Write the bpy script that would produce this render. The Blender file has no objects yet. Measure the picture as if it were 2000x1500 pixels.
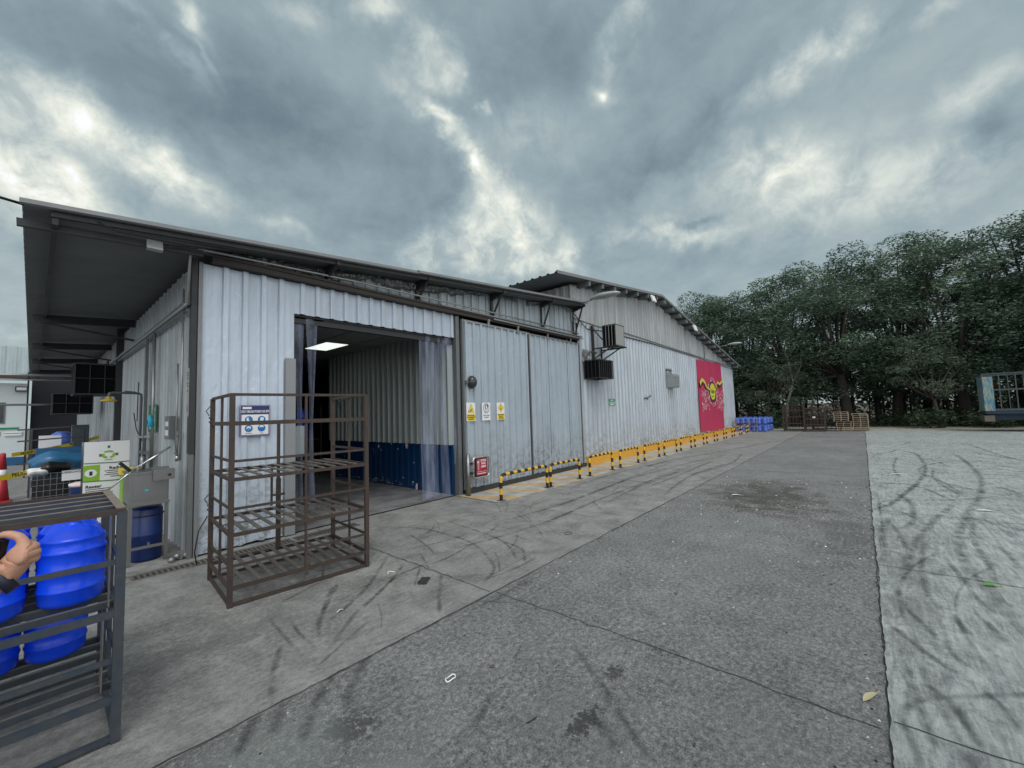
import bpy, bmesh, math, random
import numpy as np
from mathutils import Vector, Matrix
R_ = math.radians
random.seed(7); rng = np.random.default_rng(11)
scn = bpy.context.scene
col = scn.collection

# ------------------------------------------------------------------ camera
f, cx, cy = 800., 1000., 750.
def _ray(px, py): return np.array([(px-cx)/f, -(py-cy)/f, -1.0])
_vx = _ray(1685, 783); _vx /= np.linalg.norm(_vx)
_vy = _ray(62, 835); _vy -= _vx*_vx.dot(_vy); _vy /= np.linalg.norm(_vy)
RM = np.stack([_vx, _vy, np.cross(_vx, _vy)])
_c = RM @ _ray(378, 1090); _s = 1.55/-_c[2]
CP = np.array([-_c[0]*_s, -_c[1]*_s, 1.55])
cd = bpy.data.cameras.new('camera'); cam = bpy.data.objects.new('camera', cd); col.objects.link(cam)
cd.sensor_width = 36; cd.lens = 14.4; cd.clip_start = 0.05; cd.clip_end = 2000
M4 = Matrix([list(RM[i]) + [CP[i]] for i in range(3)] + [[0, 0, 0, 1]])
cam.matrix_world = M4
scn.camera = cam
# points of the place measured on its ground (G), on planes parallel to the front wall (W) or to the side wall (S)
def _d(px, py): return RM @ _ray(px, py)
def G(px, py, z=0): r = _d(px, py); return CP + r*((z-CP[2])/r[2])
def W(px, py, y=0): r = _d(px, py); return CP + r*((y-CP[1])/r[1])
def S(px, py, x=0): r = _d(px, py); return CP + r*((x-CP[0])/r[0])

# ------------------------------------------------------------------ world
SUN_EL, SUN_AZ = 58, 215
wd = bpy.data.worlds.new('World'); scn.world = wd; wd.use_nodes = True
nt = wd.node_tree; nt.nodes.clear(); NN = nt.nodes; LL = nt.links
def wn(t, **k):
    n = NN.new(t)
    for a, b in k.items(): setattr(n, a, b)
    return n
def wmath(op, a, b=None, c=None):
    n = wn('ShaderNodeMath', operation=op)
    for i, v in enumerate((a, b, c)):
        if v is None: continue
        if isinstance(v, (int, float)): n.inputs[i].default_value = v
        else: LL.new(v, n.inputs[i])
    return n.outputs[0]
tc = wn('ShaderNodeTexCoord').outputs['Generated']
def wdot(v):
    n = wn('ShaderNodeVectorMath', operation='DOT_PRODUCT'); LL.new(tc, n.inputs[0]); n.inputs[1].default_value = tuple(v); return n.outputs['Value']
fw = wmath('MAXIMUM', wdot(-RM[:, 2]), 0.12)
pa = wmath('DIVIDE', wdot(RM[:, 0]), fw); pb = wmath('DIVIDE', wdot(RM[:, 1]), fw)
def wnoise(scale, detail=6, rough=.55, vec=None, dist=0.0):
    n = wn('ShaderNodeTexNoise'); n.inputs['Scale'].default_value = scale; n.inputs['Detail'].default_value = detail
    n.inputs['Roughness'].default_value = rough; n.inputs['Distortion'].default_value = dist
    if vec is not None: LL.new(vec, n.inputs['Vector'])
    return n
sep = wn('ShaderNodeSeparateXYZ'); LL.new(tc, sep.inputs[0])
zz = wmath('ADD', wmath('MAXIMUM', sep.outputs[2], 0.0), 0.16)
cv = wn('ShaderNodeCombineXYZ'); LL.new(wmath('DIVIDE', sep.outputs[0], zz), cv.inputs[0]); LL.new(wmath('DIVIDE', sep.outputs[1], zz), cv.inputs[1])
cloudv = cv.outputs[0]
n1 = wnoise(1.1, 8, .62, cloudv, .6)
n2 = wnoise(2.6, 8, .62, cloudv, .5)
nw = wnoise(5.5, 5, .6, tc)
sw = wn('ShaderNodeSeparateColor'); LL.new(nw.outputs['Color'], sw.inputs[0])
nw2 = wnoise(17, 5, .6, tc)
sw2 = wn('ShaderNodeSeparateColor'); LL.new(nw2.outputs['Color'], sw2.inputs[0])
A = wmath('ADD', wmath('MULTIPLY_ADD', sw.outputs[0], 0.16, pa), wmath('MULTIPLY_ADD', sw2.outputs[0], 0.07, -0.115))
B = wmath('ADD', wmath('MULTIPLY_ADD', sw.outputs[1], 0.16, pb), wmath('MULTIPLY_ADD', sw2.outputs[1], 0.07, -0.115))
def blob(px, py, rx, ry, ang, amp, p=1.0, A=A, B=B):
    u0, v0 = (px-cx)/f, -(py-cy)/f; t = -R_(ang); c, s = math.cos(t), math.sin(t)
    du = wmath('SUBTRACT', A, u0); dv = wmath('SUBTRACT', B, v0)
    a = wmath('MULTIPLY', wmath('MULTIPLY_ADD', dv, s/c if False else s, wmath('MULTIPLY', du, c)), f/rx)
    b = wmath('MULTIPLY', wmath('MULTIPLY_ADD', dv, c, wmath('MULTIPLY', du, -s)), f/ry)
    r2 = wmath('ADD', wmath('MULTIPLY', a, a), wmath('MULTIPLY', b, b))
    g = wmath('POWER', 2.718, wmath('MULTIPLY', r2, -1.0))
    return wmath('MULTIPLY', g, amp)
def total(lst):
    o = lst[0]
    for x in lst[1:]: o = wmath('ADD', o, x)
    return o
bright = total([blob(*b) for b in [
    (215, 262, 200, 40, 29, .34), (60, 215, 130, 60, 30, .26), (60, 350, 170, 50, 24, .52), (20, 430, 60, 60, 0, .12), (350, 340, 70, 26, 25, .16), (380, 30, 55, 20, 48, .24),
    (300, 60, 150, 16, 38, .10), (405, 100, 70, 10, 45, .10), (590, 25, 50, 30, 20, .12), (735, 10, 60, 30, 0, .22), (825, 90, 36, 46, 0, .20), (810, 150, 55, 30, 10, .2),
    (850, 232, 52, 20, 38, .46), (925, 312, 36, 20, 48, .42), (938, 220, 10, 14, 0, .25), (880, 150, 40, 20, 60, .2), (965, 375, 50, 40, 20, .26), (985, 455, 90, 50, 5, .40), (1105, 500, 40, 26, 0, .2), (830, 500, 50, 20, 10, .14),
    (850, 475, 60, 24, 10, .16), (1000, 515, 90, 25, 0, .2), (1235, 60, 26, 95, 24, .16), (1590, 110, 130, 36, -32, .28),
    (1530, 330, 140, 50, -12, .32), (1320, 468, 120, 16, 0, .22), (1290, 440, 60, 20, 0, .1), (1590, 385, 110, 14, -30, .12), (1900, 175, 120, 36, -28, .16),
    (1800, 330, 180, 50, -12, .16), (1650, 410, 200, 40, -5, .14), (560, 455, 60, 14, 20, .14), (20, 650, 70, 14, 5, .12), (1020, 260, 90, 60, 0, .08), (1820, 15, 60, 14, -28, .12)]])
dark = total([blob(*b) for b in [
    (600, 270, 330, 110, 22, .085), (400, 150, 240, 90, 25, .06), (1080, 120, 130, 110, 0, .07), (1290, 320, 170, 34, -32, .10), (1400, 205, 200, 30, -30, .05), (110, 80, 200, 90, 20, .08),
    (1940, 260, 55, 45, -20, .13), (1720, 60, 200, 60, -28, .05), (1350, 432, 55, 9, -10, .10), (950, 180, 60, 60, 0, .05), (900, 420, 70, 30, 30, .03), (1500, 520, 240, 25, 0, .02)]])
n3 = wnoise(15, 6, .62, tc, .4)
puff = wmath('MULTIPLY', wmath('MAXIMUM', wmath('SUBTRACT', n3.outputs[0], .36), 0.0), 4.6)
A2 = wmath('MULTIPLY_ADD', sw2.outputs[0], .05, wmath('SUBTRACT', pa, .025)); B2 = wmath('MULTIPLY_ADD', sw2.outputs[1], .05, wmath('SUBTRACT', pb, .025))
spot = wmath('ADD', blob(1179, 185, 9, 9, 0, .42, A=A2, B=B2), blob(1179, 187, 26, 22, 0, .17, A=A2, B=B2))
wisp = wmath('MULTIPLY', wmath('SUBTRACT', n1.outputs[0], .5), .20)
wisp2 = wmath('MULTIPLY', wmath('SUBTRACT', n2.outputs[0], .5), .20)
bt = wmath('MULTIPLY', bright, wmath('MULTIPLY_ADD', puff, .80, .45))
lum = wmath('ADD', wmath('SUBTRACT', wmath('ADD', wmath('ADD', wmath('ADD', wisp, wisp2), wmath('MULTIPLY', wmath('SUBTRACT', n3.outputs[0], .5), .11)), bt), dark), spot)
hz = wmath('POWER', wmath('SUBTRACT', 1.0, wmath('MAXIMUM', sep.outputs[2], 0.0)), 3.0)
lum = wmath('ADD', lum, wmath('MULTIPLY_ADD', hz, .12, .335))
lum = wmath('MAXIMUM', lum, .12)
back = wmath('MAXIMUM', wdot((-.45, -.80, .40)), 0.0)       # unseen sky behind the camera, boosted below as added light on the walls
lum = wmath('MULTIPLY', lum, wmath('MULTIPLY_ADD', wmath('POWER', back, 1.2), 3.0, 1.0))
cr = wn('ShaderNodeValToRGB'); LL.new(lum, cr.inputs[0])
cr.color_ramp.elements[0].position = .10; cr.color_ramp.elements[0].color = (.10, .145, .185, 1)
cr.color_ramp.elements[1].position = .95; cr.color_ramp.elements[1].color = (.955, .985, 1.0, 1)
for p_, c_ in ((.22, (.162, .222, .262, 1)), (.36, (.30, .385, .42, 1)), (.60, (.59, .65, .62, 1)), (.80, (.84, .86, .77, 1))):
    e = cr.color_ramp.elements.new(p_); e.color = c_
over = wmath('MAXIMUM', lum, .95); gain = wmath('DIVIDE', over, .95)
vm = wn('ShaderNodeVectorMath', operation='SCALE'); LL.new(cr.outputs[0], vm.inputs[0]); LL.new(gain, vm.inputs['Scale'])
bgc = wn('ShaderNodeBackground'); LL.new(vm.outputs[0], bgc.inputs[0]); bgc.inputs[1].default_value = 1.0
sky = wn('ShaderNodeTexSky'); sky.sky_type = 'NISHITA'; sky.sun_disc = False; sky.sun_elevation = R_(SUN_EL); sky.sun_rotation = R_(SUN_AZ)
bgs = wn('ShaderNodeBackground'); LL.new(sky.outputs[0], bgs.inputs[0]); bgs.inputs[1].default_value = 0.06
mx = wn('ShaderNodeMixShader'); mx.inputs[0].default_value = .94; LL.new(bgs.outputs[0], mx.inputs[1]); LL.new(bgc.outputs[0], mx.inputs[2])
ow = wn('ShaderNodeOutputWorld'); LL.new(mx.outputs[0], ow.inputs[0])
# ------------------------------------------------------------------ sun (soft, behind cloud)
sl = bpy.data.lights.new('sun', 'SUN'); sl.energy = 1.15; sl.angle = R_(24); sl.color = (1, .985, .965)
so = bpy.data.objects.new('sun', sl); col.objects.link(so)
az = R_(SUN_AZ); el = R_(SUN_EL)
sd = Vector((math.sin(az)*math.cos(el), math.cos(az)*math.cos(el), math.sin(el)))
so.rotation_euler = sd.to_track_quat('Z', 'Y').to_euler()
scn.view_settings.view_transform = 'Standard'; scn.view_settings.look = 'None'
scn.view_settings.exposure = 0.12; scn.view_settings.gamma = 1.0
scn.cycles.use_denoising = True; scn.cycles.max_bounces = 6

# ------------------------------------------------------------------ materials
MATS = {}
def new_mat(name):
    m = bpy.data.materials.new(name); m.use_nodes = True; MATS[name] = m
    b = m.node_tree.nodes['Principled BSDF']; return m, m.node_tree, b
def nd(t, typ, ins=None, **k):
    n = t.nodes.new(typ)
    for a, b in k.items(): setattr(n, a, b)
    for a, b in (ins or {}).items():
        if hasattr(b, 'is_output') or isinstance(b, bpy.types.NodeSocket): t.links.new(b, n.inputs[a])
        else: n.inputs[a].default_value = b
    return n
def mathn(t, op, a, b=None, clamp=False):
    n = t.nodes.new('ShaderNodeMath'); n.operation = op; n.use_clamp = clamp
    for i, v in enumerate((a, b)):
        if v is None: continue
        if isinstance(v, (int, float)): n.inputs[i].default_value = v
        else: t.links.new(v, n.inputs[i])
    return n.outputs[0]
def ramp(t, fac, pts):
    n = t.nodes.new('ShaderNodeValToRGB'); t.links.new(fac, n.inputs[0]); e = n.color_ramp.elements
    def c4(c): return (c, c, c, 1) if isinstance(c, (int, float)) else tuple(c) + (1,)
    e[0].position, e[0].color = pts[0][0], c4(pts[0][1]); e[1].position, e[1].color = pts[-1][0], c4(pts[-1][1])
    for p, c in pts[1:-1]: x = e.new(p); x.color = c4(c)
    return n.outputs[0]
def mixc(t, fac, a, b, mode='MIX'):
    n = t.nodes.new('ShaderNodeMix'); n.data_type = 'RGBA'; n.blend_type = mode
    for i, v in ((0, fac), (6, a), (7, b)):
        if isinstance(v, (int, float)): n.inputs[i].default_value = v if i == 0 else (v, v, v, 1)
        elif isinstance(v, tuple): n.inputs[i].default_value = v + (1,) if len(v) == 3 else v
        else: t.links.new(v, n.inputs[i])
    return n.outputs[2]
def coords(t, scale=(1, 1, 1), kind='Object'):
    tcn = t.nodes.new('ShaderNodeTexCoord'); mp = t.nodes.new('ShaderNodeMapping'); t.links.new(tcn.outputs[kind], mp.inputs[0])
    mp.inputs['Scale'].default_value = scale; return mp.outputs[0]
def noise(t, vec, scale, detail=5, rough=.6, dist=0):
    n = nd(t, 'ShaderNodeTexNoise', {'Scale': scale, 'Detail': detail, 'Roughness': rough, 'Distortion': dist}); t.links.new(vec, n.inputs['Vector']); return n.outputs[0]
def bumpn(t, b, h, strength, dist=.01):
    n = nd(t, 'ShaderNodeBump', {'Strength': strength, 'Distance': dist, 'Height': h}); t.links.new(n.outputs[0], b.inputs['Normal'])
def weathered(name, base, dirt, rough=.5, metal=0., amt=.5, scale=3., streak=1., bump=.15, fine=40., spec=.5):
    m, t, b = new_mat(name)
    v = coords(t, (1, 1, 1.0/streak)); n1 = noise(t, v, scale, 7, .65, .2)
    v2 = coords(t); n2 = noise(t, v2, fine, 4, .6)
    f1 = ramp(t, n1, [(.5-.35*amt, 0.0), (.62, .55*amt), (.82, min(1, 1.2*amt))])
    c = mixc(t, f1, base, dirt); c = mixc(t, mathn(t, 'MULTIPLY', n2, .35), c, tuple(x*.55 for x in base))
    t.links.new(c, b.inputs['Base Color'])
    b.inputs['Metallic'].default_value = metal; b.inputs['Specular IOR Level'].default_value = spec
    r = mathn(t, 'MULTIPLY_ADD', n1, .35); 
    t.nodes.remove(r.node)
    rr = nd(t, 'ShaderNodeMath', {0: n1, 1: .3, 2: rough-.15}, operation='MULTIPLY_ADD').outputs[0]; t.links.new(rr, b.inputs['Roughness'])
    if bump: bumpn(t, b, mixc(t, .5, n1, n2), bump)
    return m
def plain(name, c, rough=.5, metal=0., var=.15, scale=8., spec=.5):
    m, t, b = new_mat(name); n1 = noise(t, coords(t), scale, 4)
    t.links.new(mixc(t, mathn(t, 'MULTIPLY', n1, var*2), c, tuple(x*.6 for x in c)), b.inputs['Base Color'])
    b.inputs['Roughness'].default_value = rough; b.inputs['Metallic'].default_value = metal; b.inputs['Specular IOR Level'].default_value = spec
    return m
def emis(name, c, s):
    m, t, b = new_mat(name); b.inputs['Base Color'].default_value = c + (1,); b.inputs['Emission Color'].default_value = c + (1,)
    b.inputs['Emission Strength'].default_value = s; return m

def sheet_metal(name, base, dirt, metal, rough, low=True, streak_amt=.5, rust=.0, axis=0):
    """painted / galvanised sheet: streaks that run down, worn lower part, small dents"""
    m, t, b = new_mat(name)
    vs = coords(t, (5, 5, .22)); st = noise(t, vs, 1.6, 8, .7, .3)
    vs2 = coords(t, (22, 22, .5)); st2 = noise(t, vs2, 1.2, 5, .65, .2)
    vg = coords(t); blo = noise(t, vg, 1.1, 6, .6); fi = noise(t, vg, 55, 3, .6); sc = noise(t, vg, 9, 8, .75, .6)
    c = mixc(t, ramp(t, st, [(.42, 0.), (.62, streak_amt*.6), (.8, streak_amt)]), base, dirt)
    c = mixc(t, ramp(t, st2, [(.5, 0.), (.72, streak_amt*.55)]), c, tuple(x*.72 for x in dirt))
    c = mixc(t, ramp(t, blo, [(.35, 0.), (.7, .32)]), c, tuple(min(1, x*1.18) for x in base))
    c = mixc(t, ramp(t, sc, [(.60, 0.), (.66, .55 if low else .25)]), c, tuple(min(1, x*1.45) for x in base))
    if low:
        sp = t.nodes.new('ShaderNodeSeparateXYZ'); t.links.new(vg, sp.inputs[0])
        h = mathn(t, 'ADD', sp.outputs[2], mathn(t, 'MULTIPLY', blo, 1.5))
        wear = mathn(t, 'MULTIPLY', ramp(t, h, [(.0, 1.), (.55, 1.), (1.0, 0.)]), ramp(t, sc, [(.44, 0.), (.56, .85)]))
        n = nd(t, 'ShaderNodeMapRange', {'Value': h, 'From Min': .9, 'From Max': 1.9, 'To Min': .85, 'To Max': 0.}).outputs[0]
        wear = mathn(t, 'MULTIPLY', n, ramp(t, sc, [(.47, 0.), (.57, 1.)]))
        c = mixc(t, wear, c, (.20, .20, .19))
    if rust: c = mixc(t, ramp(t, noise(t, vg, 3.3, 8, .75), [(.60, 0.), (.70, rust)]), c, (.13, .07, .045))
    t.links.new(c, b.inputs['Base Color'])
    b.inputs['Metallic'].default_value = metal
    rr = nd(t, 'ShaderNodeMath', {0: st, 1: .35, 2: rough-.17}, operation='MULTIPLY_ADD').outputs[0]; t.links.new(rr, b.inputs['Roughness'])
    dent = noise(t, coords(t, (3, 3, 1.4)), 2.2, 3, .5, .4)
    hgt = mathn(t, 'ADD', mathn(t, 'MULTIPLY', dent, 1.0), mathn(t, 'MULTIPLY', sc, .12))
    bumpn(t, b, hgt, .55, .035)
    return m
M_wall = sheet_metal('painted silver sheet', (.49, .555, .635), (.30, .32, .34), .25, .5, True, .40)
M_door = sheet_metal('sliding door sheet', (.395, .455, .515), (.25, .275, .295), .3, .48, True, .5)
M_tall = sheet_metal('galvanised tall sheet', (.44, .49, .54), (.22, .235, .25), .3, .52, True, .62)
M_gable = sheet_metal('weathered gable sheet', (.36, .38, .385), (.15, .155, .155), .2, .6, False, .85, .25)
M_clere = sheet_metal('upper band sheet', (.45, .50, .54), (.13, .14, .145), .2, .58, False, .95, .3)
M_side = sheet_metal('side wall sheet', (.44, .475, .50), (.17, .185, .19), .2, .55, False, .7)
M_roof = sheet_metal('roof sheet', (.27, .285, .29), (.11, .115, .115), .35, .55, False, .6, .2)
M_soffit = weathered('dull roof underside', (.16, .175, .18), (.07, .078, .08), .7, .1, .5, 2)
M_flash = weathered('roof edge flashing', (.23, .24, .25), (.15, .15, .14), .55, .3, .5, 3)
M_beam = weathered('dark beam steel', (.045, .048, .05), (.03, .028, .026), .6, .3, .5, 6)
M_track = weathered('track rusty steel', (.045, .042, .04), (.085, .05, .035), .6, .3, .6, 6)
M_track2 = weathered('track grey steel', (.30, .32, .33), (.12, .12, .12), .4, .6, .5, 6)
M_pipe = weathered('galvanised conduit', (.45, .46, .45), (.22, .21, .2), .35, .7, .4, 8)
M_pipe2 = weathered('grey pipe', (.17, .18, .185), (.09, .09, .09), .45, .3, .4, 8)
M_rack = weathered('rusty brown steel', (.034, .032, .032), (.130, .070, .045), .62, .25, .80, 14, 2, .5)
M_rackd = weathered('worn flat bars', (.17, .155, .135), (.055, .045, .04), .6, .3, .5, 12, 1, .3)
M_rackb = weathered('slate blue painted steel', (.030, .052, .075), (.13, .095, .07), .5, .2, .62, 16, 1.6, .4)
M_rackg = weathered('bare worn shelf bars', (.30, .30, .27), (.09, .070, .05), .45, .4, 1.1, 16, 1, .3)
M_rackt = weathered('dusty beige bar', (.34, .31, .26), (.12, .075, .05), .6, .2, 1.1, 18, 1, .3)
M_blackpaint = plain('black paint', (.012, .012, .013), .35, 0, .1)
M_yellow = weathered('yellow barrier paint', (.72, .42, .03), (.30, .17, .03), .45, 0, .28, 14, 1, .1)
M_kerb = weathered('yellow kerb paint', (.68, .34, .03), (.30, .22, .12), .6, 0, .38, 5, 1, .2)
M_blackcage = plain('black cage mesh', (.006, .007, .008), .9, spec=.08)
M_darkgap = plain('dark rubber skirt', (.030, .032, .036), .6, 0, .2)
M_navy = weathered('navy dado paint', (.006, .04, .12), (.004, .025, .07), .35, 0, .3, 3)
M_inwall = weathered('olive grey inner sheet', (.32, .36, .35), (.15, .17, .165), .5, .2, .4, 3, 4)
M_ceiling = plain('ceiling board', (.26, .26, .26), .8, 0, .1, 2)
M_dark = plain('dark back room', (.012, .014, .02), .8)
M_glow = emis('ceiling light diffuser', (.82, .90, .82), 1.05)
M_white = plain('white plastic', (.72, .73, .74), .4, 0, .06)
M_ink = plain('black ink', (.015, .015, .02), .5, 0, 0)
M_sy = plain('sign yellow', (.80, .58, .02), .45, 0, .05)
M_red = plain('sign red', (.33, .015, .035), .4, 0, .1)
M_blue_s = plain('sign navy', (.02, .022, .13), .4, 0, .05)
M_cyan_s = plain('sign blue discs', (.015, .16, .42), .4, 0, .05)
M_green = plain('sign green', (.02, .22, .10), .45, 0, .1)
M_lgreen = plain('lime green print', (.22, .42, .03), .5, 0, .1)
M_dgreen = plain('dark green print', (.02, .13, .06), .5, 0, .1)
M_steel = weathered('stainless steel', (.27, .27, .27), (.17, .17, .17), .36, .8, .4, 4, 1, .05)
M_chrome = plain('polished steel tube', (.55, .56, .56), .22, .9, .1)
M_jug = weathered('blue jug plastic', (.005, .07, .90), (.02, .13, .85), .30, 0, .35, 5, 1, .08, 30)
M_jugf = weathered('blue jug plastic in shrink wrap', (.05, .12, .52), (.25, .32, .55), .3, 0, .5, 6)
M_drum = plain('blue drum plastic', (.004, .022, .12), .4)
M_acy = plain('cyan print', (.02, .45, .65), .4, 0, 0)
M_acgrey = weathered('grey enamel box', (.30, .35, .36), (.15, .17, .17), .45, .1, .4, 5)
M_jamb = weathered('grey door side panel', (.27, .28, .29), (.15, .155, .16), .5, .1, .4, 3, 3)
M_acwhite = weathered('ribbed pale panel', (.36, .37, .35), (.14, .14, .13), .5, .1, .5, 6, 5)
M_lamp = weathered('weathered lamp housing', (.36, .39, .39), (.17, .19, .18), .4, .2, .4, 9)
M_lens = plain('lamp lens', (.38, .42, .42), .15, 0, .1)
M_banner = weathered('pink red banner cloth', (.44, .030, .095), (.34, .028, .075), .7, 0, .5, 2.0, 3, .3)
M_bwhite = plain('banner white print', (.75, .62, .64), .6, 0, .1)
M_byel = plain('banner yellow print', (.62, .56, .06), .6, 0, .15)
M_bdark = plain('banner dark print', (.06, .03, .05), .6)
M_wood = weathered('pallet wood', (.33, .25, .17), (.16, .12, .085), .75, 0, .6, 9, 1, .3)
M_wood2 = weathered('fresh pallet wood', (.42, .29, .18), (.24, .16, .10), .75, 0, .5, 9, 1, .3)
M_bark = weathered('tree bark', (.045, .038, .033), (.022, .019, .017), .9, 0, .6, 4, 3, .5)
M_pale_bark = weathered('bare pale wood', (.26, .24, .20), (.12, .11, .09), .85, 0, .5, 6)
M_skin = weathered('skin', (.52, .28, .19), (.42, .19, .13), .5, 0, .4, 60, 1, .45)
M_hair = plain('dark hair', (.012, .01, .009), .6)
M_cloth = weathered('navy shirt cloth', (.03, .045, .10), (.02, .03, .06), .8, 0, .3, 10)
M_jean = weathered('dark trousers', (.02, .022, .03), (.03, .03, .035), .85, 0, .3, 10)
M_shoe = plain('black shoes', (.01, .01, .01), .5)
M_band = plain('dark navy band', (.01, .012, .03), .5)
M_phone = plain('black phone', (.008, .009, .01), .15)
M_cone = plain('red cone rubber', (.40, .02, .03), .5, 0, .15)
M_tape = plain('yellow caution tape', (.78, .60, .02), .4, 0, .1)
M_tarp = plain('black bag plastic', (.012, .013, .014), .25)
M_house = weathered('white house paint', (.62, .68, .70), (.45, .50, .52), .7, 0, .3, 2)
M_glassd = plain('dark window', (.012, .014, .016), .12)
M_houseroof = sheet_metal('pale blue roof sheet', (.38, .46, .48), (.22, .26, .27), .1, .5, False, .6)
M_machine = plain('blue machine paint', (.01, .09, .22), .4, 0, .15)
M_orange = plain('orange label', (.50, .07, .02), .5)
M_sack = plain('blue sack', (.03, .14, .28), .35, 0, .2)
M_mirror = plain('dark convex lamp glass', (.03, .034, .04), .08, 0, .05)
M_shower = weathered('yellow shower head', (.62, .44, .06), (.3, .2, .05), .4, 0, .3, 12)
M_wire = plain('black cable', (.01, .01, .012), .5)
M_foil = weathered('crumpled insulation foil', (.26, .27, .27), (.09, .09, .09), .35, .6, .7, 22, 1, .8)
M_leafy = plain('fresh green leaf', (.10, .35, .04), .4)
M_dryleaf = plain('dry leaf', (.42, .38, .24), .7)
M_grime = plain('oil black', (.03, .03, .031), .8)
M_truckblue = weathered('truck dark blue', (.02, .045, .085), (.02, .03, .045), .45, .2, .4, 4)
M_truckrail = weathered('truck cage rails', (.07, .09, .10), (.06, .07, .07), .45, .3, .4, 6)
M_tyre = plain('tyre rubber', (.015, .015, .016), .85)
def graphic_mat():
    m, t, b = new_mat('worn colourful truck panel print')
    v = coords(t, (5, 5, 1.3)); n = noise(t, v, 1.6, 8, .72, .0)
    c = ramp(t, n, [(.30, (.04, .09, .22)), (.42, (.05, .16, .26)), (.50, (.14, .27, .29)), (.56, (.33, .33, .25)), (.62, (.28, .06, .06)), (.75, (.06, .13, .26))])
    t.links.new(c, b.inputs['Base Color']); b.inputs['Roughness'].default_value = .5; return m
M_graphic = graphic_mat()
def strip_mat():
    m, t, b = new_mat('clear pvc strip')
    b.inputs['Base Color'].default_value = (.40, .45, .62, 1); b.inputs['Roughness'].default_value = .18
    n = noise(t, coords(t, (4, 4, 1)), 2.0, 4, .6)
    t.links.new(ramp(t, n, [(.35, .10), (.7, .30)]), b.inputs['Alpha'])
    bumpn(t, b, n, .4, .02); return m
M_strip = strip_mat()
def leaf_mat(name, a, bcol, c3):
    m, t, b = new_mat(name)
    oi = t.nodes.new('ShaderNodeAttribute'); oi.attribute_name = 'tint'
    c = ramp(t, oi.outputs['Fac'], [(0, a), (.55, bcol), (1, c3)])
    t.links.new(c, b.inputs['Base Color']); b.inputs['Roughness'].default_value = .55; b.inputs['Specular IOR Level'].default_value = .35
    tr = t.nodes.new('ShaderNodeBsdfTranslucent'); t.links.new(c, tr.inputs[0])
    ms = t.nodes.new('ShaderNodeMixShader'); ms.inputs[0].default_value = .25
    t.links.new(b.outputs[0], ms.inputs[1]); t.links.new(tr.outputs[0], ms.inputs[2])
    t.links.new(ms.outputs[0], t.nodes['Material Output'].inputs[0]); return m
M_leaf = leaf_mat('tree leaves', (.050, .088, .062), (.115, .175, .120), (.23, .31, .20))
M_leaf2 = leaf_mat('pale grey green leaves', (.07, .10, .07), (.14, .19, .13), (.24, .29, .21))
M_leaf3 = leaf_mat('dark shrub leaves', (.03, .055, .033), (.05, .085, .045), (.10, .16, .06))

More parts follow.
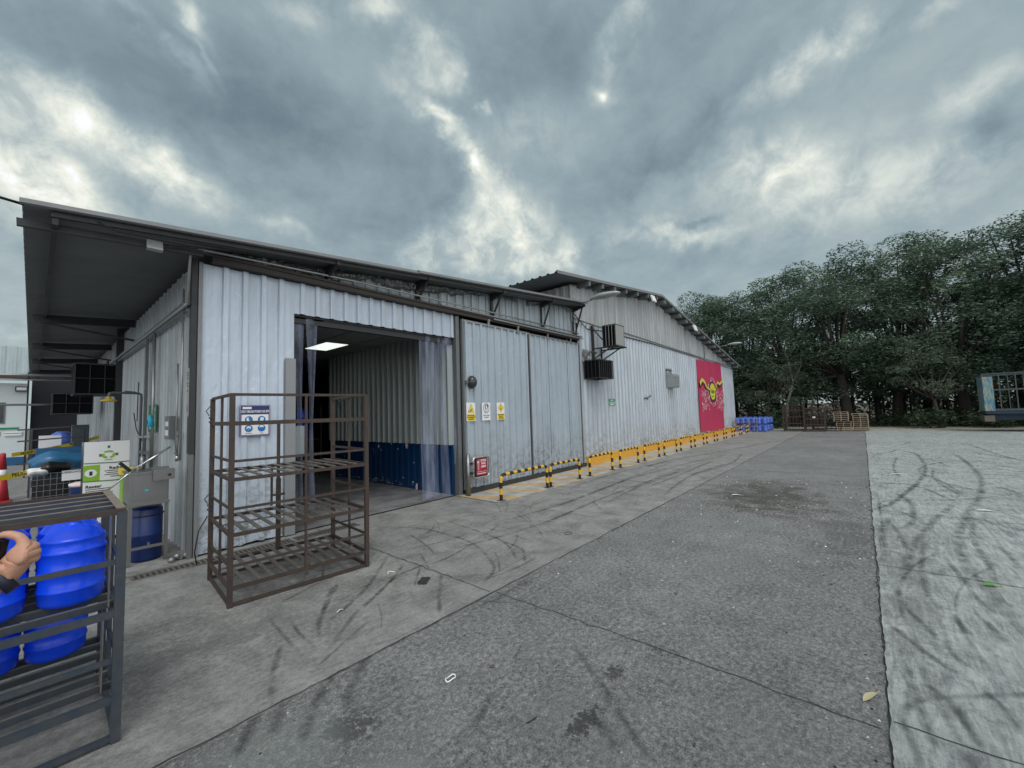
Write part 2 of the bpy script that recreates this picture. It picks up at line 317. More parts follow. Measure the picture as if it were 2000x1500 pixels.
# ---- ground materials (world-aligned object coordinates, all sheets sit at the origin)
def concrete(name, a, b_, c_, grit, big, brush=0.0, specks=.0, tint=(.30, .36, .33), stain=None):
    m, t, b = new_mat(name); v = coords(t)
    nb = noise(t, v, .55, 5, .6, .3); nm = noise(t, v, 3.2, 8, .68, .4); nf = noise(t, v, 30, 8, .85); ng = noise(t, v, 95, 5, .9)
    x = mathn(t, 'ADD', mathn(t, 'MULTIPLY', nf, grit), mathn(t, 'MULTIPLY', ng, grit*.8)); x = mathn(t, 'ADD', x, mathn(t, 'MULTIPLY', nm, big))
    x = mathn(t, 'ADD', x, mathn(t, 'MULTIPLY', nb, .22)); x = mathn(t, 'DIVIDE', x, grit*1.8+big+.22)
    if brush:
        br = noise(t, coords(t, (1.2, 9, 1)), 3.0, 6, .7, .8); x = mathn(t, 'ADD', mathn(t, 'MULTIPLY', br, brush), mathn(t, 'MULTIPLY', x, 1-brush))
    c = ramp(t, x, [(.43, a), (.5, b_), (.575, c_)])
    c = mixc(t, ramp(t, noise(t, v, .8, 4, .6), [(.52, 0.), (.75, .5)]), c, tint, 'MIX')
    if specks:
        vo = nd(t, 'ShaderNodeTexVoronoi', {'Scale': 26.}); t.links.new(v, vo.inputs['Vector'])
        sp = mathn(t, 'MULTIPLY', mathn(t, 'LESS_THAN', vo.outputs['Distance'], .11), mathn(t, 'GREATER_THAN', nm, .56))
        c = mixc(t, mathn(t, 'MULTIPLY', sp, specks), c, (.42, .43, .42))
        vo2 = nd(t, 'ShaderNodeTexVoronoi', {'Scale': 11.}); t.links.new(coords(t, (1, 1.3, 1)), vo2.inputs['Vector'])
        sp = mathn(t, 'MULTIPLY', mathn(t, 'LESS_THAN', vo2.outputs['Distance'], .10), mathn(t, 'LESS_THAN', nm, .45))
        c = mixc(t, mathn(t, 'MULTIPLY', sp, specks), c, (.04, .04, .042))
    # dirt patches: ellipses broken up by noise
    sx = t.nodes.new('ShaderNodeSeparateXYZ'); t.links.new(v, sx.inputs[0])
    for (x0, y0, rx, ry, amt, dc) in (stain or []):
        dx = mathn(t, 'DIVIDE', mathn(t, 'SUBTRACT', sx.outputs[0], x0), rx); dy = mathn(t, 'DIVIDE', mathn(t, 'SUBTRACT', sx.outputs[1], y0), ry)
        r = mathn(t, 'ADD', mathn(t, 'MULTIPLY', dx, dx), mathn(t, 'MULTIPLY', dy, dy))
        r = mathn(t, 'ADD', r, mathn(t, 'MULTIPLY', mathn(t, 'SUBTRACT', nm, .5), 3.2))
        r = mathn(t, 'ADD', r, mathn(t, 'MULTIPLY', mathn(t, 'SUBTRACT', nf, .5), 7.))
        c = mixc(t, ramp(t, r, [(.1, amt), (.75, 0.)]), c, dc)
    t.links.new(c, b.inputs['Base Color'])
    b.inputs['Roughness'].default_value = .72; b.inputs['Specular IOR Level'].default_value = .35
    h = mathn(t, 'ADD', mathn(t, 'MULTIPLY', nf, .8), mathn(t, 'MULTIPLY', nm, .6)); h = mathn(t, 'ADD', h, mathn(t, 'MULTIPLY', ng, .35))
    bumpn(t, b, h, .8 if grit > 1 else .4, .014)
    return m
gr = (.05, .05, .052)
M_asph = concrete('rough worn concrete lane', (.048, .050, .052), (.168, .173, .173), (.38, .385, .375), 1.5, .28, 0, .9, (.15, .17, .165),
    [(6.9, -4.5, 1.9, 1.0, .92, (.060, .056, .048)), (6.4, -4.9, 1.2, .7, .7, (.065, .060, .052)), (-.16, -3.86, .14, .16, .9, gr), (.58, -4.78, .17, .08, .95, gr), (1.03, -4.72, .10, .06, .9, gr), (-.35, -4.35, .35, .25, .5, (.25, .29, .27)), (-.55, -3.75, .5, .3, .35, (.25, .29, .27)), (1.55, -3.5, .5, .06, .6, gr), (5.2, -5.7, 1.8, .3, .35, gr)])
M_apron = concrete('smooth concrete apron', (.118, .118, .116), (.215, .216, .209), (.325, .328, .315), .8, .7, .12, .25, (.20, .215, .21), [(1.05, -1.3, .9, .6, .35, (.10, .10, .10)), (0., -2.2, 1.2, .7, .25, (.10, .10, .10))])
M_slab = concrete('pale concrete slab', (.15, .16, .165), (.29, .312, .308), (.43, .46, .45), .6, .7, .35, .2, (.30, .335, .32), [(4.2, -6.1, 2.5, .35, .4, (.13, .13, .13))])
M_walk = concrete('sidewalk concrete', (.20, .20, .19), (.33, .33, .31), (.45, .45, .42), .5, .9, 0, .3, (.34, .34, .31))
M_floor = concrete('indoor floor concrete', (.10, .10, .105), (.16, .16, .165), (.22, .22, .22), .35, .8, 0, 0, (.15, .15, .15))
M_soil = concrete('bare soil and leaf litter', (.06, .052, .04), (.11, .096, .072), (.18, .16, .12), .9, 1.0, 0, .3, (.14, .15, .09))
M_dust = concrete('dusty beige verge', (.22, .21, .17), (.33, .31, .25), (.40, .38, .32), .6, .8, 0, 0, (.33, .31, .25))
def hatch_mat():
    m = concrete('sidewalk with worn yellow hatching', (.22, .22, .21), (.36, .36, .34), (.48, .48, .45), .5, .9, 0, .3, (.36, .36, .33))
    t = m.node_tree; b = t.nodes['Principled BSDF']; src = b.inputs['Base Color'].links[0].from_socket
    v = coords(t); s = t.nodes.new('ShaderNodeSeparateXYZ'); t.links.new(v, s.inputs[0])
    q = mathn(t, 'ADD', mathn(t, 'MULTIPLY', s.outputs[0], 1.35), mathn(t, 'MULTIPLY', s.outputs[1], .75)); fr = mathn(t, 'FRACT', q)
    k = mathn(t, 'MULTIPLY', mathn(t, 'LESS_THAN', fr, .48), ramp(t, noise(t, v, 9, 8, .75), [(.40, .15), (.55, .85)]))
    t.links.new(mixc(t, k, src, (.50, .30, .07)), b.inputs['Base Color']); return m
M_hatch = hatch_mat()
def mark_mat():
    m, t, b = new_mat('tyre rubber mark'); b.inputs['Base Color'].default_value = (.045, .045, .048, 1); b.inputs['Roughness'].default_value = .7
    uv = t.nodes.new('ShaderNodeTexCoord'); s = t.nodes.new('ShaderNodeSeparateXYZ'); t.links.new(uv.outputs['UV'], s.inputs[0])
    e = mathn(t, 'ABSOLUTE', mathn(t, 'SUBTRACT', s.outputs[1], .5)); n = noise(t, coords(t, (1, 1, 1)), 5, 7, .75); n2 = noise(t, coords(t), 45, 4, .7)
    a = mathn(t, 'SUBTRACT', 1.0, mathn(t, 'MULTIPLY', e, 2.0)); ends = mathn(t, 'MULTIPLY', mathn(t, 'MULTIPLY', s.outputs[0], mathn(t, 'SUBTRACT', 1.0, s.outputs[0])), 8., True)
    a = mathn(t, 'MULTIPLY', mathn(t, 'POWER', a, .7), ramp(t, n, [(.36, 0.0), (.64, .62)])); a = mathn(t, 'MULTIPLY', mathn(t, 'MULTIPLY', a, ends), mathn(t, 'MULTIPLY_ADD' if False else 'ADD', n2, .45))
    t.links.new(a, b.inputs['Alpha']); return m
M_mark = mark_mat()

# ------------------------------------------------------------------ mesh builder
class MB:
    def __init__(s): s.v = []; s.f = []; s.mi = []; s.cur = 0; s.mats = []; s.sm = []; s.smooth = False
    def use(s, m, smooth=None):
        if m not in s.mats: s.mats.append(m)
        s.cur = s.mats.index(m)
        if smooth is not None: s.smooth = smooth
        return s
    def add(s, vs, fs, M=None):
        o = len(s.v)
        for p in vs: s.v.append(tuple(M @ Vector(p)) if M is not None else tuple(p))
        for q in fs: s.f.append([i+o for i in q]); s.mi.append(s.cur); s.sm.append(s.smooth)
        return s
    def box(s, a, b, M=None, bev=0):
        x0, x1 = sorted((a[0], b[0])); y0, y1 = sorted((a[1], b[1])); z0, z1 = sorted((a[2], b[2]))
        vs = [(x0, y0, z0), (x1, y0, z0), (x1, y1, z0), (x0, y1, z0), (x0, y0, z1), (x1, y0, z1), (x1, y1, z1), (x0, y1, z1)]
        return s.add(vs, [(0, 3, 2, 1), (4, 5, 6, 7), (0, 1, 5, 4), (1, 2, 6, 5), (2, 3, 7, 6), (3, 0, 4, 7)], M)
    def cbox(s, c, d, M=None): return s.box([c[i]-d[i]/2 for i in range(3)], [c[i]+d[i]/2 for i in range(3)], M)
    def bar(s, p, q, w, h=None, up=(0, 0, 1)):
        """square bar from p to q"""
        p = Vector(p); q = Vector(q); h = h or w; d = (q-p); L = d.length; d.normalize(); u = Vector(up)
        if abs(d.dot(u)) > .95: u = Vector((1, 0, 0))
        x = d.cross(u).normalized(); y = x.cross(d).normalized()
        M = Matrix((x, y, d)).transposed().to_4x4(); M.translation = p
        return s.box((-w/2, -h/2, 0), (w/2, h/2, L), M)
    def tube(s, pts, r, n=10, caps=True, closed=False):
        pts = [Vector(p) for p in pts]; rs = r if isinstance(r, (list, tuple)) else [r]*len(pts)
        prev = None; rings = []; o = len(s.v)
        for i, p in enumerate(pts):
            a = pts[i-1] if i else (pts[-1] if closed else p); b = pts[(i+1) % len(pts)] if (i < len(pts)-1 or closed) else p
            d = (b-a).normalized() if (b-a).length > 1e-9 else Vector((0, 0, 1))
            if prev is None: x = d.orthogonal().normalized()
            else:
                x = (prev - d*prev.dot(d)); x = x.normalized() if x.length > 1e-6 else d.orthogonal().normalized()
            prev = x; y = d.cross(x)
            for k in range(n):
                t = 2*math.pi*k/n; s.v.append(tuple(p + (x*math.cos(t)+y*math.sin(t))*rs[i]))
        m = len(pts)
        for i in range(m if closed else m-1):
            j = (i+1) % m
            for k in range(n):
                k2 = (k+1) % n; s.f.append([o+i*n+k, o+i*n+k2, o+j*n+k2, o+j*n+k]); s.mi.append(s.cur); s.sm.append(True)
        if caps and not closed:
            s.f.append([o+k for k in range(n)][::-1]); s.f.append([o+(m-1)*n+k for k in range(n)]); s.mi += [s.cur]*2; s.sm += [False]*2
        return s
    def lathe(s, prof, M=None, n=24):
        """prof: (r, z) list around local z"""
        o = len(s.v)
        for r, z in prof:
            for k in range(n):
                t = 2*math.pi*k/n; p = Vector((r*math.cos(t), r*math.sin(t), z)); s.v.append(tuple(M @ p) if M is not None else tuple(p))
        for i in range(len(prof)-1):
            for k in range(n):
                k2 = (k+1) % n; s.f.append([o+i*n+k, o+i*n+k2, o+(i+1)*n+k2, o+(i+1)*n+k]); s.mi.append(s.cur); s.sm.append(True)
        s.f.append([o+k for k in range(n)][::-1]); s.f.append([o+(len(prof)-1)*n+k for k in range(n)]); s.mi += [s.cur]*2; s.sm += [False]*2
        return s
    def disc(s, c, rx, ry, z, M, n=28, th=.001):
        vs = [(c[0]+rx*math.cos(2*math.pi*k/n), c[1]+ry*math.sin(2*math.pi*k/n), z) for k in range(n)]
        vb = [(x, y, z-th) for x, y, _ in vs]
        return s.add(vs+vb, [list(range(n))]+[[k, n+k, n+(k+1) % n, (k+1) % n] for k in range(n)], M)
    def poly(s, pts, z, M, th=.001):
        n = len(pts); a = sum(pts[i][0]*pts[(i+1) % n][1]-pts[(i+1) % n][0]*pts[i][1] for i in range(n))
        if a < 0: pts = pts[::-1]
        return s.add([(x, y, z) for x, y in pts]+[(x, y, z-th) for x, y in pts], [list(range(n))]+[[k, n+k, n+(k+1) % n, (k+1) % n] for k in range(n)], M)
    def rect(s, x0, y0, x1, y1, z, M, th=.001): return s.poly([(x0, y0), (x1, y0), (x1, y1), (x0, y1)], z, M, th)
    def text(s, txt, size, x, y, z, M, align='CENTER', bold=.0, sx=1.0, shear=0):
        cu = bpy.data.curves.new('t', 'FONT'); cu.body = txt; cu.size = size; cu.align_x = align; cu.align_y = 'CENTER'; cu.extrude = .0006; cu.offset = bold; cu.shear = shear
        cu.resolution_u = 3
        ob = bpy.data.objects.new('t', cu); col.objects.link(ob); dg = bpy.context.evaluated_depsgraph_get(); dg.update()
        me = bpy.data.meshes.new_from_object(ob.evaluated_get(dg)); 
        s.add([(v.co.x*sx+x, v.co.y+y, v.co.z+z) for v in me.vertices], [list(p.vertices) for p in me.polygons], M)
        bpy.data.objects.remove(ob); bpy.data.curves.remove(cu); bpy.data.meshes.remove(me); return s
    def ob(s, name, mat=None, parent=None, origin=None):
        me = bpy.data.meshes.new(name); o = Vector(origin) if origin is not None else Vector((0, 0, 0))
        me.from_pydata([tuple(Vector(v)-o) for v in s.v], [], s.f)
        for m in (s.mats or [mat]): me.materials.append(m)
        if s.mats and len(s.mats) > 1: me.polygons.foreach_set('material_index', s.mi)
        me.polygons.foreach_set('use_smooth', s.sm); me.update()
        x = bpy.data.objects.new(name, me); x.location = o; col.objects.link(x)
        if parent is not None: x.parent = parent
        return x
def tag(o, label=None, cat=None, group=None, kind=None):
    for k, v in (('label', label), ('category', cat), ('group', group), ('kind', kind)):
        if v: o[k] = v
    return o
def thing(name, label, cat, loc=(0, 0, 0), rz=0, group=None):
    o = bpy.data.objects.new(name, None); o.location = tuple(loc); o.rotation_euler = (0, 0, rz); col.objects.link(o); o.empty_display_size = .2
    return tag(o, label, cat, group)
def copy_tree(o, parent=None):
    c = o.copy(); col.objects.link(c)
    if parent is not None: c.parent = parent
    for ch in list(o.children): copy_tree(ch, c)
    return c
def FM(x, y, z, tilt=0):  # frame of a sign on a wall facing the yard (-Y): local x -> X, y -> Z, z -> -Y
    M = Matrix(((1, 0, 0, x), (0, 0, -1, y), (0, 1, 0, z), (0, 0, 0, 1))); return M @ Matrix.Rotation(tilt, 4, 'Z')
def SM(x, y, z):          # frame of a sign on the side wall facing -X
    return Matrix(((0, 0, -1, x), (-1, 0, 0, y), (0, 1, 0, z), (0, 0, 0, 1)))
def T(x, y, z): return Matrix.Translation((x, y, z))

def corr(mb, p0, du, nrm, L, z0, z1, pitch=.213, rib=.055, depth=.036, slope=.009, nz=1, start=0.0, kind='rib', jag=0):
    """profiled metal sheet standing on direction du, sticking out along nrm; z0/z1 numbers or functions of distance"""
    du = Vector(du); nr = Vector(nrm); p0 = Vector(p0); prof = []
    s = -start
    while s < L+pitch:
        if kind == 'rib': prof += [(s, 0), (s+slope, depth), (s+slope+rib, depth), (s+2*slope+rib, 0)]
        elif kind == 'trap': prof += [(s, 0), (s+pitch*.16, depth), (s+pitch*.5, depth), (s+pitch*.66, 0)]
        s += pitch
    pr = [q for q in prof if 0 < q[0] < L]
    pr = [(0, 0)] + pr + [(L, 0)]
    F0 = z0 if callable(z0) else (lambda x: z0); F1 = z1 if callable(z1) else (lambda x: z1)
    vs = []; n = len(pr)
    for j in range(nz+1):
        for (q, d) in pr:
            jj = (random.random()-.5)*jag if j == 0 else 0
            P = p0 + du*q + nr*d; zz_ = F0(q)+jj + (F1(q)-F0(q)-jj)*j/nz; vs.append((P.x, P.y, zz_))
    fs = [(j*n+i, j*n+i+1, (j+1)*n+i+1, (j+1)*n+i) for j in range(nz) for i in range(n-1)]
    mb.add(vs, fs)

# ================================================================== GROUND
def sheet(name, x0, x1, y0, y1, z, mat, edge=None, nx=1, label=None):
    mb = MB().use(mat)
    mb.add([(x0, y0, z), (x1, y0, z), (x1, y1, z), (x0, y1, z)], [(0, 1, 2, 3)])
    o = mb.ob(name); tag(o, label, None, None, 'structure'); return o
sheet('ground', -400, 500, -450, 450, -.06, M_soil, label='bare brown soil under the trees')
def rough_sheet(name, xs, ylo, yhi, z, mat, jlo=0, jhi=0, thick=.0, step=.06, label=None):
    mb = MB().use(mat); n = int((xs[1]-xs[0])/step); a = b = 0; vs = []
    xv = [xs[0]+(xs[1]-xs[0])*(i/n) for i in range(n+1)]
    for x in xv:
        a = a*.8 + random.gauss(0, 1)*jlo*.6; b = b*.8 + random.gauss(0, 1)*jhi*.6
        vs.append((x, ylo+a+(.008*math.sin(x*1.7) if jlo else 0), z)); vs.append((x, yhi+b+(.005*math.sin(x*1.3) if jhi else 0), z))
    fs = [(2*i, 2*i+2, 2*i+3, 2*i+1) for i in range(n)]
    m = len(vs)
    if thick:
        vs2 = [(p[0], p[1], z-thick) for p in vs]; vs += vs2
        for i in range(n): fs.append((m+2*i, m+2*i+2, 2*i+2, 2*i)); fs.append((2*i+1, 2*i+3, m+2*i+3, m+2*i+1))
    mb.add(vs, fs); o = mb.ob(name); tag(o, label, None, None, 'structure'); return o
sheet('yard_base', -40, 27.6, -60, 30, -.02, M_asph)
rough_sheet('rough_concrete_lane', (-12, 27.4), -6.4, -3.2, 0., M_asph, 0, 0, .0, .5, 'rough dark grey concrete lane with worn grit')
rough_sheet('smooth_concrete_apron', (-12, 27.2), -3.405, 0.02, .006, M_apron, .004, 0, .02, .05, 'smoother grey concrete apron along the warehouse')
pass
sheet('side_yard_floor', -12, .05, .02, 24, .0045, M_apron, label='concrete floor of the side yard under the canopy')
rough_sheet('pale_concrete_slab', (-12, 27.5), -60, -5.94, .014, M_slab, 0, .005, .03, .035, 'paler concrete slab with curved tyre marks')
rough_sheet('dusty_verge', (27.3, 31.5), -60, 2, -.015, M_dust, 0, 0, .02, .4, 'beige dusty verge before the trees')
rough_sheet('sidewalk', (3.98, 26.2), -1.10, -.02, .016, M_hatch, .01, 0, .02, .08, 'narrow sidewalk with worn yellow and white hatching')
sheet('indoor_floor', .1, 9, .06, 9, .012, M_floor, label='dark indoor concrete floor')
def strip_line(mb, pts, w, z, jit=.006):
    P = []
    for i in range(len(pts)-1):
        a = np.array(pts[i][:2]); b = np.array(pts[i+1][:2]); n = max(2, int(np.linalg.norm(b-a)/.08))
        for k in range(n): P.append(a+(b-a)*k/n)
    P.append(np.array(pts[-1][:2])); vs = []
    for i, p in enumerate(P):
        d_ = P[min(i+1, len(P)-1)]-P[max(i-1, 0)]; d_ = d_/np.linalg.norm(d_); nrm = np.array([-d_[1], d_[0]])
        j = random.gauss(0, jit); ww = w*(.7+.6*random.random()); vs.append((*(p+nrm*(j-ww/2)), z)); vs.append((*(p+nrm*(j+ww/2)), z))
    mb.add(vs, [(2*i, 2*i+2, 2*i+3, 2*i+1) for i in range(len(P)-1)])
jn = MB().use(M_grime)
for (x, y0, y1, z, w) in [(1.37, -3.38, -.02, .010, .007), (7.1, -3.38, -1.12, .010, .011), (12.8, -3.38, -1.12, .010, .014), (18.5, -3.38, -1.12, .010, .016), (4.02, -3.3, -1.1, .010, .006),
                          (1.4, -5.9, -3.42, .004, .006), (9.8, -5.9, -3.42, .004, .014), (1.47, -30, -5.95, .0175, .006), (3.95, -30, -5.95, .0175, .007), (6.5, -30, -5.95, .0175, .008), (9.1, -30, -5.95, .0175, .012), (13.5, -30, -5.95, .0175, .014), (18., -30, -5.95, .0175, .014)]:
    strip_line(jn, [(x, y0), (x+.02, (y0+y1)/2), (x, y1)], w, z)
strip_line(jn, [(-12, -3.408), (27, -3.408)], .009, .009, .004)
strip_line(jn, [(-12, -5.932), (27, -5.932)], .006, .004, .004)
tag(jn.ob('slab_joints'), 'dark joint lines between the concrete slabs', None, None, 'structure')

# tyre marks: worn rubber stains lying on the concrete
def mark_mesh(name, lines, z, w0, label):
    vs = []; fs = []; uvs = []
    for (pts, w) in lines:
        P = [np.array(p[:2]) for p in pts]; Q = []
        for i in range(len(P)-1):   # catmull-rom
            p0, p1, p2, p3 = P[max(i-1, 0)], P[i], P[i+1], P[min(i+2, len(P)-1)]
            for k in range(14):
                t = k/14; Q.append(.5*((2*p1)+(-p0+p2)*t+(2*p0-5*p1+4*p2-p3)*t*t+(-p0+3*p1-3*p2+p3)*t**3))
        Q.append(P[-1]); o = len(vs); z += .00012
        for i, p in enumerate(Q):
            d_ = Q[min(i+1, len(Q)-1)]-Q[max(i-1, 0)]; d_ = d_/(np.linalg.norm(d_)+1e-9); nrm = np.array([-d_[1], d_[0]])
            vs += [(*(p-nrm*w/2), z), (*(p+nrm*w/2), z)]; uvs += [(i/(len(Q)-1), 0), (i/(len(Q)-1), 1)]
        fs += [(o+2*i, o+2*i+2, o+2*i+3, o+2*i+1) for i in range(len(Q)-1)]
    me = bpy.data.meshes.new(name); me.from_pydata(vs, [], fs); uvl = me.uv_layers.new(name='UVMap')
    for lp in me.loops: uvl.data[lp.index].uv = uvs[lp.vertex_index]
    me.materials.append(M_mark); o = bpy.data.objects.new(name, me); col.objects.link(o); tag(o, label, None, None, 'structure'); return o
def g6(*ps): return [G(1200+.44*a, 840+.44*b) for a, b in ps]
def g5(*ps): return [G(400+.5*a, 1000+.5*b) for a, b in ps]
right = [(g6((1240, 92), (1330, 105), (1375, 150), (1375, 200), (1330, 250), (1270, 300), (1180, 380)), .10), (g6((1255, 120), (1240, 170), (1270, 215)), .07),
         (g6((1440, 88), (1520, 115), (1600, 180), (1632, 240), (1610, 320), (1560, 400), (1530, 470), (1555, 590), (1640, 690), (1760, 850), (1818, 930)), .11),
         (g6((1515, 330), (1430, 400), (1350, 490), (1310, 570), (1285, 680)), .09), (g6((1200, 390), (1260, 460), (1305, 540)), .07), (g6((1380, 490), (1365, 600), (1390, 740), (1450, 800)), .06),
         (g6((1200, 850), (1330, 960), (1440, 1040), (1560, 1120)), .05), (g6((1270, 940), (1300, 1060), (1340, 1200), (1390, 1330), (1440, 1450)), .06), (g6((1340, 1130), (1440, 1180), (1540, 1300), (1650, 1450)), .04),
         (g6((1500, 820), (1560, 900), (1650, 980), (1760, 1050)), .05), (g6((1590, 400), (1600, 500), (1660, 600), (1700, 700)), .07), (g6((1240, 280), (1310, 320), (1330, 400), (1290, 440)), .09),
         (g6((1640, 200), (1740, 205), (1818, 215)), .1), (g6((1660, 250), (1750, 270), (1818, 300)), .1), (g6((1700, 520), (1760, 570), (1818, 640)), .06), (g6((1640, 1170), (1740, 1260), (1818, 1380)), .04),
         (g6((1460, 560), (1540, 660), (1620, 760), (1700, 830)), .05), (g6((1240, 700), (1300, 800), (1380, 880), (1500, 1000), (1580, 1080)), .05), (g6((1160, 250), (1260, 240), (1380, 265), (1500, 320)), .09),
         (g6((1180, 200), (1300, 190), (1420, 215), (1560, 300)), .08), (g6((1560, 60), (1700, 110), (1818, 140)), .12), (g6((1210, 400), (1190, 480), (1215, 580)), .09), (g6((1610, 830), (1690, 900), (1750, 980)), .05),
         (g6((1150, 360), (1230, 330), (1300, 280), (1360, 230)), .09), (g6((1640, 1600), (1500, 1330), (1420, 1180), (1370, 1060)), .05), (g6((1700, 1600), (1560, 1300), (1450, 1180)), .05)]
random.seed(31)
for k in range(34):
    x = random.uniform(1.5, 17); y = -6.1-abs(random.gauss(0, 1))*(2.2+.15*x); a = random.gauss(0, .35)+(math.pi if k % 2 else 0); cv_ = random.gauss(0, .16); p = [(x, y)]; st = random.uniform(.3, .7)*(1+.08*x)
    for j in range(random.randint(3, 7)): x += math.cos(a)*st; y += math.sin(a)*st; a += cv_; p.append((x, min(y, -6.02)))
    right.append((p, random.uniform(.02, .055)*(1+.06*x)))
mark_mesh('tyre_marks_on_slab', right, .0182, .1, 'curved dark tyre marks on the pale slab')
left = [(g5((720, 165), (640, 290), (540, 385), (470, 440)), .05), (g5((790, 190), (710, 290), (590, 400), (480, 550)), .05), (g5((500, 290), (460, 400), (440, 500)), .05), (g5((250, 420), (310, 490), (370, 560)), .035),
        (g5((320, 410), (370, 480), (435, 540)), .035), (g5((1080, 150), (1130, 220), (1090, 280)), .05), (g5((1060, 120), (930, 190), (760, 250), (600, 400)), .04), (g5((1170, 120), (1240, 150), (1250, 200)), .05),
        (g5((800, 90), (860, 130), (900, 170)), .04), (g5((925, 245), (915, 320), (918, 400)), .05), (g5((520, 280), (480, 360), (430, 460)), .05), (g5((300, 520), (270, 620), (262, 740)), .05), (g5((950, 40), (1150, 110), (1220, 190)), .04),
        (g5((640, 430), (560, 500), (430, 620)), .03), (g5((700, 60), (860, 70), (1010, 110), (1080, 150)), .05), (g5((1300, 180), (1200, 230), (1090, 270)), .05),
        ([G(1260, 915), G(1300, 902), G(1420, 880), G(1540, 858)], .12), ([G(1100, 985), G(1250, 930), G(1400, 892)], .10), ([G(1050, 1030), G(1200, 965), G(1330, 920)], .08), ([G(980, 1020), G(1130, 975), G(1240, 930)], .08), ([G(880, 1075), G(1010, 1040), G(1120, 1000)], .06)]
for k in range(60):
    x = random.uniform(-.2, 6); y = random.uniform(-3.3, -1.2); a = random.choice((-.6, -.3, .5, .9, 1.3, 0))+random.gauss(0, .2); cv_ = random.gauss(0, .10); p = [(x, y)]
    for j in range(random.randint(2, 5)): x += math.cos(a)*.22; y += math.sin(a)*.22; a += cv_; p.append((x, max(-3.38, min(y, -.25 if x < 4 else -1.15))))
    left.append((p, random.uniform(.012, .03)))
for k in range(8): y = random.uniform(-3.2, -1.3); x = random.uniform(4, 9); left.append(([(x, y), (x+2.5, y+random.gauss(0, .12)), (x+5, y+random.gauss(0, .2))], random.uniform(.04, .10)))
mark_mesh('tyre_marks_on_apron', left, .0105, .05, 'criss-crossing thin dark marks on the apron')
mid = [(g5((650, 530), (600, 630), (560, 720), (575, 800)), .07), (g5((220, 760), (170, 860), (120, 960)), .07), (g5((330, 700), (290, 790), (270, 870)), .07), (g5((1440, 520), (1560, 690), (1660, 850), (1760, 990)), .06),
       (g5((1240, 510), (1210, 570), (1150, 590)), .02), (g5((1060, 350), (1180, 355), (1260, 345)), .02), (g5((1130, 700), (1090, 780), (1050, 850)), .05), (g5((520, 600), (430, 760), (380, 900)), .08), (g5((1500, 780), (1560, 850), (1620, 940)), .07)]
mark_mesh('tyre_marks_on_lane', mid, .0045, .05, 'faint dark scuffs on the rough lane')

# ================================================================== LOW WAREHOUSE
low = thing('low_warehouse', 'low silver metal warehouse with an open bay, sliding doors and a canopy on the left', 'warehouse')
def roofz(x): return 3.452 + .0905*(x+1.37)
XE = 8.55
mb = MB().use(M_wall); corr(mb, (0.03, 0, 0), (1, 0, 0), (0, -1, 0), 1.05, .03, 3.46, start=-.20, jag=.03); mb.ob('left_wall_panel', None, low)
mb = MB().use(M_wall); corr(mb, (1.08, 0, 0), (1, 0, 0), (0, -1, 0), 2.94, 3.02, 3.46, start=-.07); mb.ob('lintel_panel', None, low)
mb = MB().use(M_clere); corr(mb, (0.03, -.002, 0), (1, 0, 0), (0, -1, 0), XE-.06, 3.58, lambda q: max(3.59, roofz(q+.03)+.055), start=-.2); mb.ob('upper_wall_band', None, low)
mb = MB().use(M_flash); mb.box((-.012, -.045, 0), (.028, 0, 3.46)); mb.box((-.012, 0, 0), (.0, .05, 3.46)); mb.ob('corner_trim', None, low)
mb = MB().use(M_beam); mb.box((-.075, -.03, 1.19), (-.02, .06, 3.5)); mb.use(M_pipe2); mb.box((-.07, -.02, 0), (-.022, .06, 1.185)); mb.ob('corner_post', None, low)
# bay jambs
mb = MB().use(M_pipe2); mb.box((4.02, -.06, 0), (4.11, .06, 3.45)); mb.ob('door_jamb', None, low)
mb = MB().use(M_jamb); mb.box((.955, -.052, .02), (1.085, -.034, 2.38)); mb.ob('door_jamb', None, low)
mb = MB().use(M_darkgap); mb.box((1.09, .0, 2.99), (4.02, .12, 3.0)); mb.box((1.085, .03, 2.9), (4.02, .12, 3.5)); mb.box((1.05, .01, .02), (1.085, .10, 3.0)); mb.ob('bay_frame', None, low)
# inner bay
mb = MB().use(M_inwall); corr(mb, (4.02, .06, 0), (0, 1, 0), (-1, 0, 0), 4.94, .96, 3.2, pitch=.212, depth=.085, kind='trap', start=.05); mb.ob('inner_wall', None, low)
mb = MB().use(M_navy); corr(mb, (4.012, .06, 0), (0, 1, 0), (-1, 0, 0), 4.94, .012, .965, pitch=.212, depth=.012, kind='trap', start=.05)
mb.use(M_bwhite)
for k in range(60):
    y = random.uniform(1.2, 4.9); z = abs(random.gauss(0, .06))+.05 if k % 5 else random.uniform(.5, .95); s_ = random.uniform(.008, .03)
    mb.poly([(-.5*s_, 0), (s_, -.3*s_), (s_*1.4, s_*.5), (0, s_*.9)], .052-.03+.0, SM(4.012, y, z))
for y, z, s_ in [(1.55, .92, .10), (2.65, .86, .06), (3.1, .84, .035), (1.22, .06, .09)]: mb.disc((0, 0), s_*.4, s_*.8, .024, SM(4.012, y, z), 10)
mb.ob('navy_dado', None, low)
mb = MB().use(M_ceiling); mb.box((1.0, .12, 3.16), (5.6, 8.9, 3.2)); 
mb.use(M_pipe2)
for y in (1.2, 2.45, 3.7, 4.95): mb.box((1.05, y, 3.152), (4.0, y+.02, 3.16))
for x in (1.95, 2.6, 3.35): mb.box((x, .2, 3.153), (x+.02, 5, 3.16))
mb.ob('bay_ceiling', None, low)
